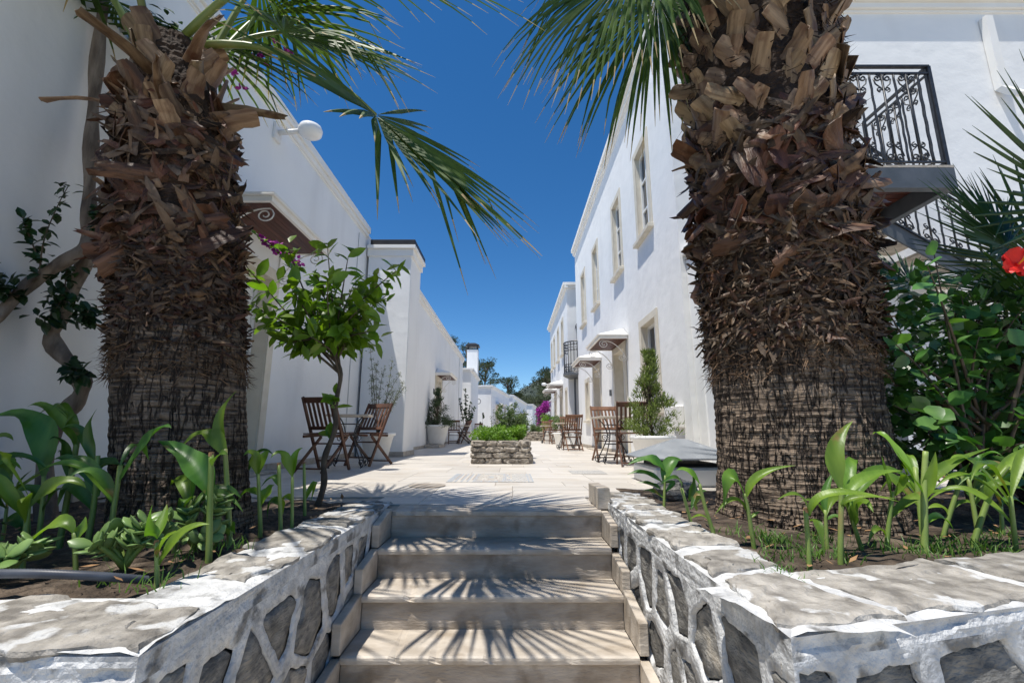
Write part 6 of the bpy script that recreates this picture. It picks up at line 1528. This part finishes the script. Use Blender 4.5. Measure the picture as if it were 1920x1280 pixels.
# ================================================================ FAR TREES, HILL
def pine(label, x, y_, h, rw, seed, z0=0, m='pine', clumps=26, n=2600, low=.35, cat='pine tree'):
    r = random.Random(seed); t = thing('pine_tree', label, 'tree', (x, y_, z0), 'trees beyond the houses'); st = MB()
    top = Vector((x + r.uniform(-.4, .4), y_, z0 + h * .93)); P = bez((x, y_, z0), (x + r.uniform(-.5, .5), y_, z0 + h * .5), top, 8)
    st.tube(P, [h * .022 * (1 - .1 * i) for i in range(9)], 7); mb = MB(); cl = []
    for k in range(clumps):
        tt = r.uniform(low, 1) if k > 3 else .95; rr = rw * math.sqrt(max(.05, 1 - ((tt - low) / (1 - low) - .35) ** 2 * 1.9)) * r.uniform(.35, 1.0); a = r.uniform(0, 6.28)
        c = Vector((x + math.cos(a) * rr, y_ + math.sin(a) * rr, z0 + h * tt)); b = P[min(8, int(tt * 7.5))]; st.tube([b, (b + c) / 2 + Vector((0, 0, .1)), c], [h * .006, h * .004, h * .002], 4)
        cl.append((c, rw * r.uniform(.2, .38)))
    for _ in range(n):
        c, s = r.choice(cl); d = rdir_(r); q = c + Vector((d.x, d.y, d.z * .6)) * s * r.random() ** .45
        rquad(mb, q, r.uniform(.18, .4) * rw / 3, r.uniform(.07, .14) * rw / 3, d=(d + Vector((0, 0, .3))).normalized())
    st.build('trunk', M['twig'], t, smooth=True); o = mb.build('crown', M[m], t, fixn=False); o['kind'] = 'stuff'
PN = [('pine top showing above the left house roof', -6.2, 45, 9.9, 1.6, 0), ('pine standing behind the tall chimney, on its left', -4.6, 46, 9.4, 1.5, 0), ('pine whose crown shows right of the tall chimney', -3.5, 58, 9.3, 2.0, 0),
      ('dark pine at the left of the far grove', -.7, 80, 9.6, 2.6, 0), ('dark pine at the right of the far grove', 6.2, 80, 10.6, 2.8, 0), ('pine against the right house in the far grove', 7.4, 84, 11.6, 3.0, 0), ('pine beside the left one in the far grove', 1.2, 84, 7.2, 2.4, 0)]
for k, (l, x, y_, h, rw, z) in enumerate(PN): pine(l, x, y_, h, rw, 60 + k, z, clumps=44, n=6500)
for k, (l, x, y_, h, rw) in enumerate([('grey-green olive tree in front of the far pines', 3.2, 72, 5.4, 2.6), ('grey-green olive tree beside the bougainvillea', 5.4, 70, 6.6, 2.6), ('low olive tree behind the farther left house', .8, 74, 5.4, 2.0)]):
    pine(l, x, y_, h, rw, 80 + k, 0, 'wood_far', 30, 4200, .3)
# bougainvillea
BG_ = thing('bougainvillea_bush', 'bright purple bougainvillea at the end of the lane', 'bush', (2.5, 38, 0)); r = random.Random(91); mb = MB(); st = MB()
for (c, rx, rz, n) in [((2.65, 38, 2.45), .62, .55, 1500), ((2.2, 38, 2.1), .35, .4, 500), ((2.6, 38, 1.45), .5, .5, 1000), ((3.0, 38, 1.15), .4, .45, 600), ((2.3, 38, .75), .3, .5, 400)]:
    f = blob_shape(c, rx, .5, rz, 12, seed=int(c[0] * 100), s=.55)
    for _ in range(n): q, d = f(r); rquad(mb, q, r.uniform(.07, .13), r.uniform(.05, .09))
st.tube([(2.4, 38, 0), (2.45, 38, .8), (2.6, 38, 1.6), (2.65, 38, 2.5)], [.07, .05, .04, .02], 6); st.build('stem', M['twig'], BG_)
o = mb.build('bracts', M['magenta'], BG_, fixn=False); o['kind'] = 'stuff'
mb = MB()
for _ in range(500): rquad(mb, (2.5 + r.gauss(0, .4), 38.2 + r.gauss(0, .2), 1.3 + r.gauss(0, .6)), .12, .07)
o = mb.build('leaves', M['shrub2'], BG_, fixn=False); o['kind'] = 'stuff'
# hill on the horizon
vs = []; nx, ny = 90, 24
for j in range(ny + 1):
    for i in range(nx + 1):
        x = -150 + 300 * i / nx; y_ = 260 + 160 * j / ny
        hgt = 40 * math.exp(-((x - 30) / 42) ** 2) * math.sin(math.pi * min(1, j / ny + .02)) * 1.0 + 12 * math.exp(-((x + 60) / 40) ** 2) * math.sin(math.pi * j / ny)
        vs.append((x, y_, hgt + 1.2 * noise.noise((x * .08, y_ * .08, 1)) + .9 * noise.noise((x * .35, y_ * .35, 2)) - .5))
n1 = nx + 1; fs = [(j * n1 + i, j * n1 + i + 1, (j + 1) * n1 + i + 1, (j + 1) * n1 + i) for j in range(ny) for i in range(nx)]
struct(MB().add(vs, fs).build('hill', M['hill'], smooth=True))
r = random.Random(95); mb = MB()
for _ in range(9000):
    i = r.randrange(nx); j = r.randrange(ny // 2 + 2); x, y_, z = vs[j * n1 + i]
    if z < 3 or x < -20 or x > 70: continue
    rquad(mb, (x + r.uniform(-1.7, 1.7), y_ + r.uniform(-3, 3), z + r.uniform(-.3, 1.4)), r.uniform(.8, 1.8), r.uniform(.6, 1.2))
tag(mb.build('hillside_scrub', M['hill'], fixn=False), 'dark scrub woods covering the distant hill', 'woods', kind='stuff')
